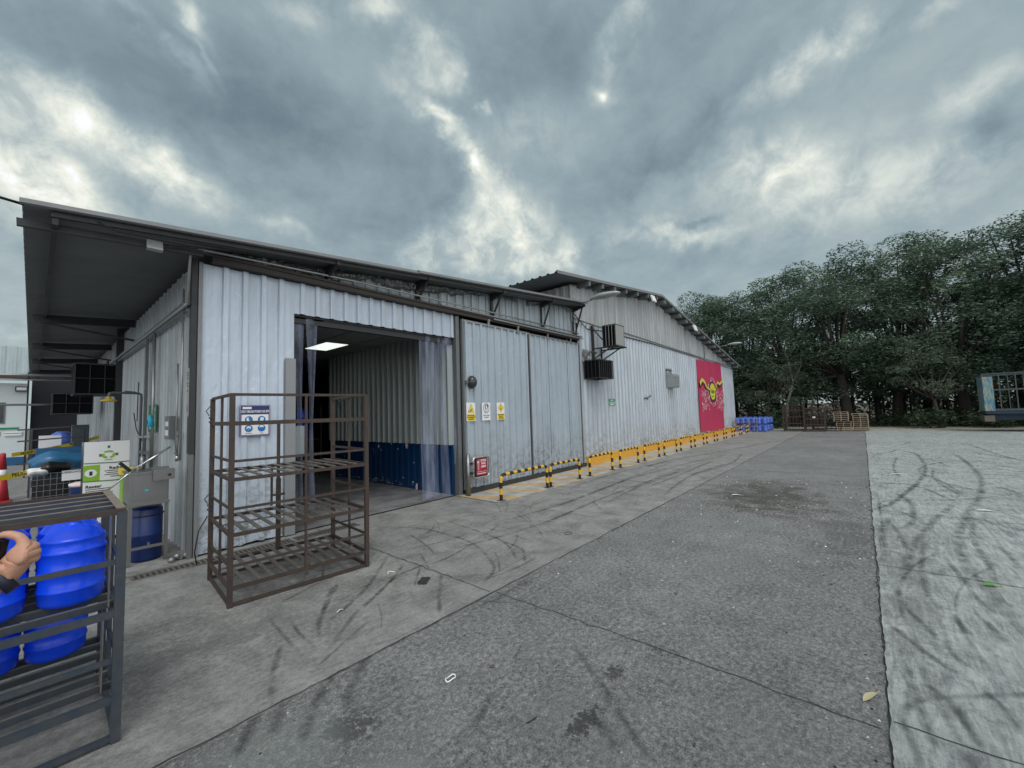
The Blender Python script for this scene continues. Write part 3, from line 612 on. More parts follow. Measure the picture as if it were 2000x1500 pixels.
mb = MB().use(M_dark); mb.box((.98, .12, 0), (1.03, 9, 3.2)); mb.box((1.0, 8.9, 0), (7, 9, 3.2)); mb.box((6.9, 5, 0), (7, 9, 3.2)); mb.box((4.05, 5.0, 0), (7, 5.06, 3.2)); mb.box((5.6, 5.06, 3.16), (7, 8.9, 3.2)); mb.ob('dark_back_room', None, low)
cl = MB().use(M_pipe2); cl.box((2.70, 2.52, 3.142), (3.24, 3.62, 3.150)); c0 = cl.ob('ceiling_light', None, low)
cl = MB().use(M_glow); cl.box((2.73, 2.55, 3.136), (3.21, 3.59, 3.1415)); cl.ob('diffuser', None, c0)
# sliding doors
def slide_door(x0, x1, y, lockside):
    mb = MB().use(M_door); corr(mb, (x0+.04, y, 0), (1, 0, 0), (0, -1, 0), x1-x0-.05, .11, 3.36, pitch=.212, rib=.045, depth=.034, start=-.04, jag=.02); d0 = mb.ob('sliding_door', None, low)
    mb = MB().use(M_beam)
    for q in (.36, .73): X = x0+(x1-x0)*q+.01; mb.box((X, y-.006, .12), (X+.008, y-.0015, 3.35))
    mb.ob('sheet_seam', None, d0)
    mb = MB().use(M_pipe2); mb.box((x0, y-.035, .1), (x0+.045, y+.02, 3.40)); mb.box((x1-.03, y-.03, .1), (x1, y+.02, 3.40)); mb.use(M_track2); mb.box((x0+.045, y-.03, 3.352), (x1-.03, y+.018, 3.395)); mb.ob('door_frame', None, d0)
    for q in (.35, .8):
        mb = MB().use(M_track2); X = x0+(x1-x0)*q; mb.box((X-.03, y-.045, 3.33), (X+.03, y-.031, 3.50)); mb.tube([(X, y-.06, 3.47), (X, y-.03, 3.47)], .03, 10); mb.ob('hanger', None, d0)
    return d0
slide_door(4.13, 6.27, -.085, 1); dd = slide_door(6.22, 8.56, -.05, 0)
mb = MB().use(M_darkgap); mb.box((4.12, -.11, .017), (8.6, -.13, .115)); mb.ob('door_skirt', None, low)
mb = MB().use(M_track); mb.box((.1, -.13, 3.465), (8.5, -.03, 3.54)); mb.box((.1, -.15, 3.53), (8.45, -.13, 3.56)); mb.ob('door_track', None, low)
mb = MB().use(M_track2); mb.box((3.6, -.16, 3.562), (8.62, -.05, 3.585)); mb.box((5.0, -.175, 3.50), (8.62, -.155, 3.53)); mb.ob('track_rail', None, low)
mb = MB().use(M_pipe); mb.tube([(-.11, -.02, 2.93), (-.11, -.09, 3.50), (-.10, -.13, 3.56), (-.03, -.16, 3.575), (2, -.16, 3.63), (5, -.16, 3.65), (8.4, -.16, 3.64)], .016, 8); mb.ob('conduit', None, low)
def foil_strip(mb, x0, x1, y, zf, drop, seed, holes=.12, dx=.022):
    r = random.Random(seed); n = int((x1-x0)/dx); K = 6; d = drop; vs = []; live = []
    off = 0
    for i in range(n+1):
        x = x0+dx*i; off += r.gauss(0, .15); d = max(drop*.25, min(drop*1.9, d+r.gauss(0, drop*.16))); live.append(r.random() > .015 if (not live or live[-1]) else r.random() < holes)
        for k in range(K): vs.append((x+r.gauss(0, .004), y-.012-.018*math.sin(k*1.4+off)-r.random()*.020*(k > 0), zf(x)-d*k/(K-1)+r.gauss(0, .005)))
    mb.add(vs, [(i*K+k, i*K+k+1, (i+1)*K+k+1, (i+1)*K+k) for i in range(n) if live[i] for k in range(K-1)])
mb = MB().use(M_foil); foil_strip(mb, .12, 8.4, -.045, lambda x: roofz(x)+.05, .085, 5)
mb.ob('insulation_foil', None, low)
# roof: ribs run up the slope (along X), edge flashing, purlins and brackets
def roof_panel(mb, x0, x1, y0, y1, zf, th=.0, pitch=.25, h=.035):
    ys = []; y = y0
    while y < y1: ys += [(y, 0), (y+pitch*.12, h), (y+pitch*.28, h), (y+pitch*.40, 0)]; y += pitch
    ys.append((y1, 0)); ys = [q for q in ys if q[0] <= y1]
    n = len(ys); vs = [(x0, a, zf(x0)+b) for a, b in ys]+[(x1, a, zf(x1)+b) for a, b in ys]
    mb.add(vs, [(i, i+1, n+i+1, n+i) for i in range(n-1)])
    return mb
rp = MB().use(M_roof); roof_panel(rp, -1.37, 8.38, -.47, 20, lambda x: roofz(x)+.075); rp.ob('roof', None, low)
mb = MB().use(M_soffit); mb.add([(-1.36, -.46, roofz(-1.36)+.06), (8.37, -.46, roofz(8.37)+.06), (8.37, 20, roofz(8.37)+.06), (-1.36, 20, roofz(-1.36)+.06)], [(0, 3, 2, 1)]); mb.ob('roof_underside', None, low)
mb = MB().use(M_flash)
for a, b, dz in ((-1.385, 2.86, 0), (2.84, 8.40, .012)):
    mb.add([(a, -.49, roofz(a)+.065+dz), (b, -.49, roofz(b)+.065+dz), (b, -.49, roofz(b)+.105+dz), (a, -.49, roofz(a)+.105+dz), (a, -.38, roofz(a)+.115+dz), (b, -.38, roofz(b)+.115+dz), (a, -.465, roofz(a)+.055+dz), (b, -.465, roofz(b)+.055+dz)], [(0, 1, 2, 3), (3, 2, 5, 4), (6, 7, 1, 0)])
mb.ob('roof_edge_flashing', None, low)
mb = MB().use(M_beam)
mb.bar((-1.2, -.40, roofz(-1.2)+.03), (8.3, -.40, roofz(8.3)+.03), .04, .05); mb.ob('fascia_purlin', None, low)
for i, y in enumerate((-.25, 4.6, 8.2, 11.5, 15)):
    mb = MB().use(M_beam)
    mb.bar((-1.40 if i == 0 else -1.3, y, roofz(-1.4)-(.04 if i == 0 else .06)), (-.02, y, roofz(0)-(.08 if i == 0 else .10)), .04, .07 if i == 0 else .14)
    if i: mb.bar((-1.25, y+.02, roofz(-1.2)-.12), (-.02, y+.02, roofz(0)-.42), .035, .035)
    mb.ob('canopy_beam', None, low)
mb = MB().use(M_beam); mb.box((-1.19, -.4, 3.41), (-1.15, 20, 3.49)); mb.ob('canopy_purlin', None, low)
for x in (1.5, 3.12, 5.05, 6.85, 8.32):
    z = roofz(x)+.045; mb = MB().use(M_beam)
    mb.add([(x-.025, -.04, z-.15), (x-.025, -.04, z), (x-.025, -.45, z), (x-.025, -.45, z-.05), (x+.025, -.04, z-.15), (x+.025, -.04, z), (x+.025, -.45, z), (x+.025, -.45, z-.05)], [(0, 1, 2, 3), (7, 6, 5, 4), (0, 3, 7, 4), (1, 5, 6, 2), (2, 6, 7, 3)])
    mb.box((x-.02, -.07, 3.58), (x+.02, -.037, z-.1)); mb.bar((x, -.10, 3.60), (x, -.36, z-.06), .032); mb.ob('roof_bracket', None, low)
# side wall with openings implied by panels
mb = MB().use(M_side); corr(mb, (0, .05, 0), (0, 1, 0), (-1, 0, 0), 6.1, .0, 3.02, pitch=.19, rib=.03, depth=.022, start=-.05, jag=.02); mb.ob('side_wall', None, low)
mb = MB().use(M_side); corr(mb, (-.005, .05, 0), (0, 1, 0), (-1, 0, 0), 19.9, 3.02, 3.5, pitch=.30, rib=.05, depth=.02, start=-.05); mb.ob('side_wall_upper_band', None, low)
mb = MB().use(M_side); corr(mb, (.03, 6.3, 0), (0, 1, 0), (-1, 0, 0), 13.6, .0, 3.05, pitch=.6, rib=.28, depth=.02, start=-.05); mb.ob('side_wall_far_panel', None, low)
mb = MB().use(M_beam); mb.box((-.12, 6.1, 0), (.0, 6.24, 3.6)); mb.ob('wall_post', None, low)
mb = MB().use(M_track2); mb.box((-.09, .3, 3.0), (-.03, 7.9, 3.03)); mb.box((-.10, .3, 2.90), (-.04, 7.9, 2.92)); mb.ob('side_door_track', None, low)
mb = MB().use(M_pipe); mb.tube([(-.11, -.02, 2.94), (-.12, .15, 2.93), (-.12, 7.6, 2.95)], .018, 8); mb.tube([(-.09, 2.07, 2.92), (-.09, 2.07, .9)], .018, 8); mb.tube([(-.07, .62, 2.3), (-.07, .62, 1.2)], .01, 6); mb.tube([(-.08, .34, 3.2), (-.08, .34, 1.1)], .012, 6); mb.ob('conduit', None, low)
mb = MB().use(M_wire); ring = [(-.16, 7.2+.22*math.cos(t), 2.86+.17*math.sin(t)) for t in [k*math.pi/8 for k in range(17)]]; mb.tube(ring, .012, 6); mb.ob('cable_coil', None, low); mb = MB().use(M_wire); mb.tube([(-.1, 7.3, 2.9), (-.08, 6.4, 2.5), (-.07, 6.2, 1.6)], .01, 6)
mb.ob('loose_cable', None, low); mb = MB().use(M_wire); mb.tube([(-.08, 3.9, 1.75), (-.04, 3.9, 1.45), (-.04, 3.2, 1.25), (-.04, 3.2, 1.12)], .008, 6); mb.ob('loose_cable', None, low); mb = MB().use(M_wire); mb.tube([(-.03, 3.9, 2.3), (-.03, 3.95, 1.6)], .006, 6); mb.ob('loose_cable', None, low)
mb = MB().use(M_side); mb.box((.02, 19.9, 0), (8, 20, 3.4)); mb.box((8.5, .3, 0), (8.55, 20, 4.2)); mb.ob('rear_wall', None, low)

# ================================================================== TALL WAREHOUSE
tall = thing('tall_warehouse', 'taller grey corrugated warehouse with gable roof, stepping up behind the low one', 'warehouse', (8.6, 0, 0))
tl = bpy.data.objects.new('tmp', None)
RX, RZ = 14.2, 5.66
def tallz(x): return RZ-(RX-x)*.113 if x < RX else RZ-(x-RX)*.153
TO = (8.6, 0, 0)
def tob(mb, name, mat=None, par=None):
    o = mb.ob(name, mat, par or tall); 
    if (par is None or par is tall): o.location = (-8.6, 0, 0)
    return o
mb = MB().use(M_tall); corr(mb, (8.6, .0, 0), (1, 0, 0), (0, -1, 0), 17.8, .1, lambda q: 4.02-.002*q, pitch=.245, depth=.05, kind='trap', jag=.02); tob(mb, 'front_wall')
mb = MB().use(M_gable); corr(mb, (8.25, -.02, 0), (1, 0, 0), (0, -1, 0), 18.1, lambda q: 3.96-.004*q, lambda q: tallz(8.25+q)+.02, pitch=.235, depth=.03, kind='trap', start=.03); tob(mb, 'gable_wall')
mb = MB().use(M_gable); mb.add([(8.25, -.0, 3.5), (8.25, 20, 3.5), (8.25, 20, tallz(8.25)), (8.25, -.0, tallz(8.25))], [(0, 1, 2, 3)]); corr(mb, (8.24, 20, 0), (0, -1, 0), (-1, 0, 0), 20, 3.9, tallz(8.25), pitch=.235, depth=.03, kind='trap'); tob(mb, 'left_side_wall')
mb = MB().use(M_tall); mb.box((26.36, .03, .1), (26.39, 20, 3.9)); mb.box((8.6, 19.9, 0), (26.3, 20, 3.9)); mb.use(M_flash); mb.box((26.36, -.045, .1), (26.40, .03, 4.0)); tob(mb, 'right_side_wall')
mb = MB().use(M_roof); roof_panel(mb, 7.10, RX, -.42, 20, lambda x: tallz(x)+.12); roof_panel(mb, RX, 26.7, -.42, 20, lambda x: tallz(x)+.12); tob(mb, 'roof')
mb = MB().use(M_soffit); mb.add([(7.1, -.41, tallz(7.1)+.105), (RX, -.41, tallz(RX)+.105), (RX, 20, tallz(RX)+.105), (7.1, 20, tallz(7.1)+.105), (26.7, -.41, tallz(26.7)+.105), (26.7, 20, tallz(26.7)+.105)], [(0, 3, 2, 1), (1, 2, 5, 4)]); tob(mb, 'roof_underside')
mb = MB().use(M_flash)
for a, b in ((7.08, RX), (RX, 26.72)): mb.add([(a, -.43, tallz(a)+.09), (b, -.43, tallz(b)+.09), (b, -.43, tallz(b)+.17), (a, -.43, tallz(a)+.17), (a, -.36, tallz(a)+.175), (b, -.36, tallz(b)+.175)], [(0, 1, 2, 3), (3, 2, 5, 4)])
tob(mb, 'roof_edge_flashing')
px_ = [8.72, 9.5, 10.3, 11.1, 12.0, 12.9, 13.75, 14.6, 15.5, 16.3, 17.1, 17.95, 18.8, 19.65, 20.5, 21.4, 22.3, 23.2, 24.2, 25.2, 26.2]
for x in px_:
    mb = MB().use(M_soffit); z = tallz(x)+.02; mb.box((x-.16 if x > RX else x-.05, -.40, z-.075), (x+.05, -.02, z+.075)); tob(mb, 'purlin')
mb = MB().use(M_pipe); mb.tube([(8.35, -.06, 4.1), (9.6, -.06, 4.04), (11.4, -.06, 4.08), (17, -.06, 3.98), (21, -.06, 3.92), (26.3, -.06, 3.82)], .02, 6); mb.use(M_wire); mb.tube([(8.0, -.25, 4.15), (8.6, -.12, 4.0), (9.0, -.08, 3.86), (10, -.06, 3.93), (14, -.06, 3.96), (20, -.06, 3.86), (26.3, -.06, 3.72)], .014, 6); mb.tube([(20.6, -.06, 4.6), (20.6, -.06, 3.9)], .012, 6); tob(mb, 'wall_conduit')
mb = MB().use(M_foil); foil_strip(mb, 8.3, 14, -.055, lambda x: tallz(x)+.02, .06, 6, .3)
tob(mb, 'insulation_foil')
mb = MB().use(M_wall); mb.lathe([(.30, 0), (.30, .12), (.24, .26), (.12, .33), (.02, .35)], T(12.2, 1.2, tallz(12.2)+.10), 16); tob(mb, 'roof_vent')
# kerb
kb = MB().use(M_kerb); kb.box((8.75, -.16, .018), (26.3, -.03, .26)); tag(kb.ob('painted_kerb', None, None, (17, -.1, 0)), 'long yellow painted kerb at the foot of the taller warehouse', 'kerb')

# ================================================================== HOOP BARRIERS
def hoop(L):
    H_, r, c = .44, .030, .09; pts = [(0, 0, 0), (0, 0, H_-c)]
    for k in range(1, 6): a = k*math.pi/10; pts.append((c-c*math.cos(a), 0, H_-c+c*math.sin(a)))
    pts.append((L-c, 0, H_))
    for k in range(1, 6): a = k*math.pi/10; pts.append((L-c+c*math.sin(a), 0, H_-c+c*math.cos(a)))
    pts += [(L, 0, 0)]
    P = [Vector(p) for p in pts]; cum = [0]
    for i in range(1, len(P)): cum.append(cum[-1]+(P[i]-P[i-1]).length)
    def at(s):
        for i in range(1, len(P)):
            if s <= cum[i]+1e-6: return P[i-1].lerp(P[i], (s-cum[i-1])/max(1e-9, cum[i]-cum[i-1]))
        return P[-1]
    tot = cum[-1]; nseg = int(round(tot/.105)); nseg += (nseg+1) % 2; mb = MB()
    for k in range(nseg):
        mb.use(M_blackpaint if k % 2 == 0 else M_yellow)
        mb.tube([at(tot*(k+j/4)/nseg) for j in range(5)], r+.0006*(k % 2), 10, caps=False)
    return mb, [(0, 0), (L, 0)]
def place_hoop(x, L, label):
    t = thing('hoop_barrier', label, 'barrier', (x, -1.03, .016), 0, 'striped hoop barriers along the sidewalk')
    mb, feet = hoop(L); mb.ob('rail', None, t)
    for fx, _ in feet: MB().use(M_rackd).box((fx-.06, -.06, 0), (fx+.06, .06, .008)).ob('foot_plate', None, t)
    return t
place_hoop(4.12, 1.38, 'long black and yellow hoop barrier nearest the push gate')
h2 = place_hoop(5.62, 1.12, 'black and yellow hoop barrier before the second sliding door')
ords = ['first hoop barrier past the sliding doors, where the yellow kerb begins', 'second hoop barrier past the sliding doors', 'third hoop barrier past the sliding doors', 'fourth hoop barrier past the sliding doors', 'hoop barrier in front of the grey wall box, fifth past the doors',
        'sixth hoop barrier past the sliding doors', 'seventh hoop barrier past the doors, just before the pink banner', 'hoop barrier under the near edge of the pink banner', 'hoop barrier under the middle of the pink banner', 'hoop barrier under the far edge of the pink banner', 'hoop barrier just past the pink banner', 'last hoop barrier, at the far corner beside the blue jugs']
for i, lb in enumerate(ords):
    c = copy_tree(h2); c.location = (7.19+1.567*i, -1.03, .016); c['label'] = lb

# ================================================================== SIGNS ON THE FRONT WALL
SY = -.125
def board(name, label, x0, z1, w, h, mat, y=SY, fr=FM, par=None, cat='sign', tilt=0):
    t = thing(name, label, cat, (0, 0, 0)); M = fr(x0, y, z1-h, tilt) if fr is FM else fr(y, x0, z1-h)
    MB().use(mat).box((0, 0, -.006), (w, h, .002), M).ob('board', None, t); return t, M
t, M = board('warning_sign', 'yellow and white warning sign with a hand in a triangle, leftmost of three', 4.19, 1.76, .235, .36, M_white)
m = MB().use(M_sy); m.poly([(.04, .17), (.20, .17), (.12, .325)], .004, M); m.rect(.008, .01, .227, .135, .004, M); m.ob('yellow_print', None, t)
m = MB().use(M_ink); m.tube([tuple(M @ Vector(p)) for p in [(.035, .166, .004), (.205, .166, .004), (.12, .332, .004)]], .0035, 4, closed=True)
m.poly([(.07, .185), (.12, .19), (.15, .235), (.145, .26), (.125, .22), (.08, .205)], .006, M)
for i, s_ in enumerate(('PRECAUCION', 'ATRAPAMIENTO', 'DE MANOS')): m.text(s_, .036, .118, .112-.038*i, .006, M, bold=.001, sx=.85)
m.ob('lettering', None, t)
t, M = board('number_sign', 'white sign with 17 inside an oval ring, middle of three on the sliding door', 4.62, 1.76, .235, .36, M_white)
m = MB().use(M_bdark); m.tube([tuple(M @ Vector((.118+.078*math.cos(a), .245+.095*math.sin(a), .004))) for a in [k*math.pi/12 for k in range(24)]], .005, 5, closed=True); m.ob('oval_ring', None, t)
m = MB().use(M_ink); m.text('17', .13, .118, .262, .005, M, bold=.004, sx=.85); m.text('km/h', .035, .118, .19, .005, M); m.text('VELOCIDAD', .034, .118, .10, .005, M); m.text('MAXIMA', .034, .118, .06, .005, M); m.ob('lettering', None, t)
t, M = board('warning_sign', 'white and yellow warning sign with a diamond, rightmost of three on the sliding door', 5.06, 1.76, .235, .36, M_white)
m = MB().use(M_sy); m.poly([(.118, .16), (.20, .245), (.118, .34), (.036, .245)], .004, M); m.rect(.008, .01, .227, .125, .004, M); m.ob('yellow_print', None, t)
m = MB().use(M_ink); m.tube([tuple(M @ Vector(p)) for p in [(.118, .158, .004), (.203, .245, .004), (.118, .343, .004), (.033, .245, .004)]], .003, 4, closed=True)
m.rect(.112, .24, .124, .30, .006, M); m.rect(.085, .215, .15, .232, .006, M)
for i, s_ in enumerate(('PRECAUCION', 'PASO DE', 'PEATONES')): m.text(s_, .036, .118, .105-.037*i, .006, M, bold=.001, sx=.85)
m.ob('lettering', None, t)
# EPP sign
t, M = board('safety_sign', 'navy and white safety sign with four blue pictogram discs on the left wall panel', .425, 1.745, .345, .395, M_blue_s, y=-.045, cat='sign')
m = MB().use(M_white); m.rect(.02, .02, .325, .275, .004, M); m.rect(.03, .345, .13, .372, .004, M); m.text('USO OBLIGATORIO DE EPP', .042, .172, .312, .004, M, bold=.001, sx=.62)
m.tube([tuple(M @ Vector(p)) for p in [(.008, .008, .003), (.337, .008, .003), (.337, .387, .003), (.008, .387, .003)]], .0025, 4, closed=True); m.ob('white_print', None, t)
m = MB().use(M_cyan_s)
for x, y in ((.10, .21), (.245, .21), (.10, .10), (.245, .10)): m.disc((x, y), .045, .045, .006, M)
m.ob('blue_discs', None, t)
m = MB().use(M_white); m.poly([(.075, .175), (.075, .235), (.095, .24), (.10, .205), (.13, .185), (.13, .175)], .008, M); m.poly([(.228, .175), (.228, .225), (.24, .24), (.25, .235), (.262, .24), (.27, .22), (.26, .18)], .008, M)
m.disc((.10, .105), .025, .024, .008, M); m.disc((.245, .115), .025, .024, .008, M); m.ob('pictograms', None, t)
m = MB().use(M_cyan_s); m.poly([(.08, .085), (.12, .085), (.115, .105), (.085, .105)], .010, M); m.poly([(.22, .09), (.27, .09), (.265, .112), (.225, .112)], .010, M); m.use(M_ink); m.text('MASCARILLA', .014, .10, .038, .006, M); m.text('COFIA', .014, .245, .038, .006, M); m.ob('small_print', None, t)
# green sign on tall wall
t, M = board('green_sign', 'small green sign with white letters low on the taller wall', 10.18, 1.86, .42, .20, M_green, y=-.05)
m = MB().use(M_white); m.text('RUTA', .07, .21, .15, .004, M, bold=.002); m.text('DE EVACUACION', .05, .21, .09, .004, M, bold=.001); m.rect(.06, .02, .36, .055, .004, M); m.ob('lettering', None, t)
# corner sign seen edge-on
t = thing('wall_sign', 'narrow pale sign with dark print edge-on at the building corner', 'sign'); M = SM(-.082, .045, 1.62)
MB().use(M_acwhite).box((-.02, 0, -.004), (.06, .56, .002), M).ob('board', None, t)
m = MB().use(M_ink)
for z in (.50, .47, .44, .38, .35, .29): m.rect(-.012, z, .052, z+.014, .004, M)
m.poly([(.0, .06), (.04, .06), (.02, .16)], .004, M); m.ob('lettering', None, t)

# convex dark lamp
t = thing('round_lamp', 'dark round domed lamp fixed at the edge of the sliding door', 'lamp', (4.33, -.14, 2.16))
Mx = Matrix.Rotation(R_(90), 4, 'X')
MB().use(M_mirror).lathe([(.001, .11), (.05, .10), (.085, .07), (.10, .03), (.105, .0)][::-1], Matrix.Translation((0, 0, 0)) @ Matrix.Rotation(R_(90), 4, 'X') @ Matrix.Scale(1.25, 4, (0, 1, 0)), 20).ob('dome', None, t)
MB().use(M_pipe2).box((-.15, -.02, -.03), (-.05, .03, .03)).ob('bracket', None, t)
# push gate
t = thing('push_gate', 'steel post with a short swing gate carrying a red sign at the bay edge', 'gate', (4.09, -.24, .012))
MB().use(M_steel).tube([(0, 0, 0), (0, 0, .78)], .040, 16).ob('post', None, t)
gx0, gx1, gz0, gz1, gy = .07, .50, .32, .70, -.06
rr = .06; loop = []
for (X, Z, a0) in ((gx1-rr, gz1-rr, 0), (gx0+rr, gz1-rr, 90), (gx0+rr, gz0+rr, 180), (gx1-rr, gz0+rr, 270)):
    for k in range(5): a = R_(a0+k*22.5); loop.append((X+rr*math.cos(a), gy, Z+rr*math.sin(a)))
MB().use(M_chrome).tube(loop, .018, 10, closed=True).ob('gate_arm', None, t)
for z in (.42, .60): MB().use(M_blackpaint).box((.02, -.075, z-.02), (.085, -.03, z+.02)).ob('hinge', None, t)
s0 = MB().use(M_blackpaint).box((.13, gy-.012, gz0+.02), (.44, gy+.012, gz1-.02)).ob('sign_board', None, t)
Mg = Matrix(((1, 0, 0, .0), (0, 0, -1, gy-.013), (0, 1, 0, .0), (0, 0, 0, 1)))
m = MB().use(M_red); m.rect(.15, .36, .425, .67, .0015, Mg); m.ob('red_print', None, s0)
m = MB().use(M_white); m.text('EMPUJE', .062, .335, .63, .003, Mg, sx=.72, bold=.001); m.text('PARA', .062, .335, .575, .003, Mg, sx=.8, bold=.001); m.text('ABRIR', .062, .335, .515, .003, Mg, sx=.8, bold=.001)
m.rect(.186, .46, .196, .60, .003, Mg); m.poly([(.165, .595), (.217, .595), (.191, .645)], .003, Mg); m.rect(.232, .44, .235, .66, .003, Mg); m.rect(.155, .425, .42, .43, .003, Mg); m.rect(.17, .385, .40, .398, .003, Mg); m.ob('lettering', None, s0)

# PVC strip curtains
def strip(pts, w, M, name='strip'):
    pass
def strips(t, xs, top, bot, y, w, lean=0, sag=None):
    for i, x in enumerate(xs):
        mb = MB().use(M_strip, True); n = 14; m_ = 6; ph = random.random()*6
        vs = []
        for j in range(n+1):
            q = j/n; z = top+(bot-top)*q
            ww = w*(1-.12*math.sin(q*3.1)) if sag is None else w*sag(q)
            for k in range(m_+1):
                u = k/m_-.5; vs.append((x+u*ww+lean*q, y+i*.012*(-1)**i+.035*math.cos(u*6+ph)*(.4+q)+.02*math.sin(q*5+ph), z))
        fs = [(j*(m_+1)+k, j*(m_+1)+k+1, (j+1)*(m_+1)+k+1, (j+1)*(m_+1)+k) for j in range(n) for k in range(m_)]
        mb.add(vs, fs); mb.ob('strip', None, t)
t = thing('strip_curtain', 'clear bluish pvc strip curtain gathered at the right side of the bay opening', 'curtain')
strips(t, (3.32, 3.46, 3.60, 3.72), 3.0, .05, .06, .20); strips(t, (3.86,), 3.0, .6, .0, .14, .22)
MB().use(M_blackpaint).box((3.15, .04, 2.975), (4.0, .07, 3.0)).ob('rail', None, t)
t = thing('strip_curtain', 'narrow clear strips hanging at the left side of the bay opening', 'curtain')
strips(t, (1.16, 1.33), 2.98, .3, .05, .17, .03, lambda q: 1-.75*math.sin(min(1, q*1.3)*1.57) if q < .6 else .35+.6*(q-.6))
MB().use(M_blackpaint).box((1.09, .03, 2.965), (1.5, .06, 2.985)).ob('rail', None, t)

# AC cages on tall wall
def cage(name, label, x0, x1, y0, y1, z0, z1, bars, side_mat=None):
    t = thing(name, label, 'air conditioner', (x0, y1, z0)); dx, dy, dz = x1-x0, y1-y0, z1-z0   # y1 is near wall (0), y0 out
    m = MB().use(M_beam)
    for X in (0, dx):
        for Y in (0, -dy*-1*-1):
            pass
    ys = (y0-y1, 0)
    for X in (0, dx):
        for Y in ys: m.bar((X, Y, 0), (X, Y, dz), .022)
    for Z in (0, dz):
        for Y in ys: m.bar((0, Y, Z), (dx, Y, Z), .022)
        for X in (0, dx): m.bar((X, ys[0], Z), (X, 0, Z), .022)
    m.ob('cage_frame', None, t)
    m = MB().use(M_blackcage); m.box((.015, ys[0]+.015, .015), (dx-.015, -.005, dz-.015)); m.ob('housing', None, t)
    m = MB().use(side_mat or M_beam)
    for k in range(1, bars): X = dx*k/bars; m.bar((X, ys[0]-.006, 0), (X, ys[0]-.006, dz), .012)
    for k in range(1, 4): Y = ys[0]*k/4; m.bar((-.004, Y, 0), (-.004, Y, dz), .010)
    if side_mat: m.use(side_mat); m.box((.02, ys[0]-.012, .02), (dx-.02, ys[0]+.01, dz-.02))
    m.ob('grille', None, t); return t
cage('air_conditioner', 'upper caged air conditioner with a pale ribbed front on a steel post', 9.3, 9.85, -.80, -.42, 3.33, 3.93, 6, M_acwhite)
cage('air_conditioner', 'lower black caged air conditioner just right of the sliding doors', 8.82, 9.62, -.52, -.05, 2.42, 2.93, 7)
t = thing('air_conditioner_bracket', 'black steel post and arms carrying the upper air conditioner', 'bracket', (9.35, -.06, 2.95))
m = MB().use(M_beam); m.bar((0, 0, 0), (0, 0, 1.05), .06); m.ob('post', None, t)
m = MB().use(M_beam); m.bar((-.02, 0, .36), (-.02, -.8, .36), .035); m.bar((.5, 0, .36), (.5, -.8, .36), .035); m.bar((-.02, 0, .05), (-.02, -.6, .36), .03); m.bar((.5, 0, .05), (.5, -.6, .36), .03); m.bar((0, -.02, .95), (0, -.4, .5), .03); m.bar((.5, 0, .0), (.5, 0, .45), .04); m.ob('arms', None, t)
m = MB().use(M_foil); foil_strip(m, 8.72, 9.52, -.05, lambda x: 3.25, .26, 8, .9)
tag(m.ob('foil_patch', None, None, (9.2, -.05, 3.0)), 'crumpled silver foil patch above the lower air conditioner', 'foil patch')
t = thing('wall_unit', 'grey louvred window air conditioner box high on the taller wall', 'air conditioner', (15.2, -.03, 2.33))
MB().use(M_acgrey).box((0, -.30, 0), (.62, 0, .52)).ob('box', None, t)
m = MB().use(M_acwhite)
for k in range(5): m.box((.05, -.325, .05+k*.09), (.57, -.30, .10+k*.09))
m.ob('louvre', None, t)
m = MB().use(M_foil); foil_strip(m, 15.1, 15.75, -.05, lambda x: 3.10, .20, 9, .9)
tag(m.ob('foil_patch', None, None, (15.4, -.05, 2.9)), 'crumpled silver foil patch above the grey wall box', 'foil patch')
t = thing('wall_faucet', 'small grey valve sticking out of the taller wall', 'valve', (12.9, -.03, 1.88))
m = MB().use(M_pipe2); m.tube([(0, 0, 0), (0, -.10, .02), (.08, -.16, .06), (.16, -.18, .10)], .035, 8); m.tube([(.04, -.12, -.06), (.04, -.12, .06)], .02, 8); m.ob('pipe', None, t)

# banner
t = thing('banner', 'tall pink red banner with a yellow emblem on the far end of the taller wall', 'banner', (19.15, -.07, 0))
nx, nz = 24, 30; vs = []; w_ = 4.3
for j in range(nz+1):
    for i in range(nx+1):
        u, v_ = i/nx, j/nz; top = 3.78+.07*u; bot = .30-.03*u+.05*math.sin(u*7)
        vs.append((u*w_+.04*math.sin(v_*5)*(u-.5), -.03+.022*math.sin(u*22+v_*2)+.012*math.sin(v_*9), bot+(top-bot)*v_))
m = MB().use(M_banner, True); m.add(vs, [(j*(nx+1)+i, j*(nx+1)+i+1, (j+1)*(nx+1)+i+1, (j+1)*(nx+1)+i) for j in range(nz) for i in range(nx)]); m.ob('cloth', None, t)
BM = Matrix(((1, 0, 0, 0), (0, 0, -1, -.075), (0, 1, 0, 0), (0, 0, 0, 1)))
def ribbon(mb, pts, w, z):
    P = [np.array(p) for p in pts]; Q = []
    for i in range(len(P)-1):
        p0, p1, p2, p3 = P[max(i-1, 0)], P[i], P[i+1], P[min(i+2, len(P)-1)]
        for k in range(8): tt = k/8; Q.append(.5*((2*p1)+(-p0+p2)*tt+(2*p0-5*p1+4*p2-p3)*tt*tt+(-p0+3*p1-3*p2+p3)*tt**3))
    Q.append(P[-1])
    vs = []
    for i, p in enumerate(Q):
        d_ = Q[min(i+1, len(Q)-1)]-Q[max(i-1, 0)]; d_ = d_/np.linalg.norm(d_); n_ = np.array([-d_[1], d_[0]]); q = w[0]+(w[1]-w[0])*i/(len(Q)-1)
        vs += [(*(p-n_*q/2), z), (*(p+n_*q/2), z)]
    mb.add(vs, [(2*i, 2*i+2, 2*i+3, 2*i+1) for i in range(len(Q)-1)], BM)
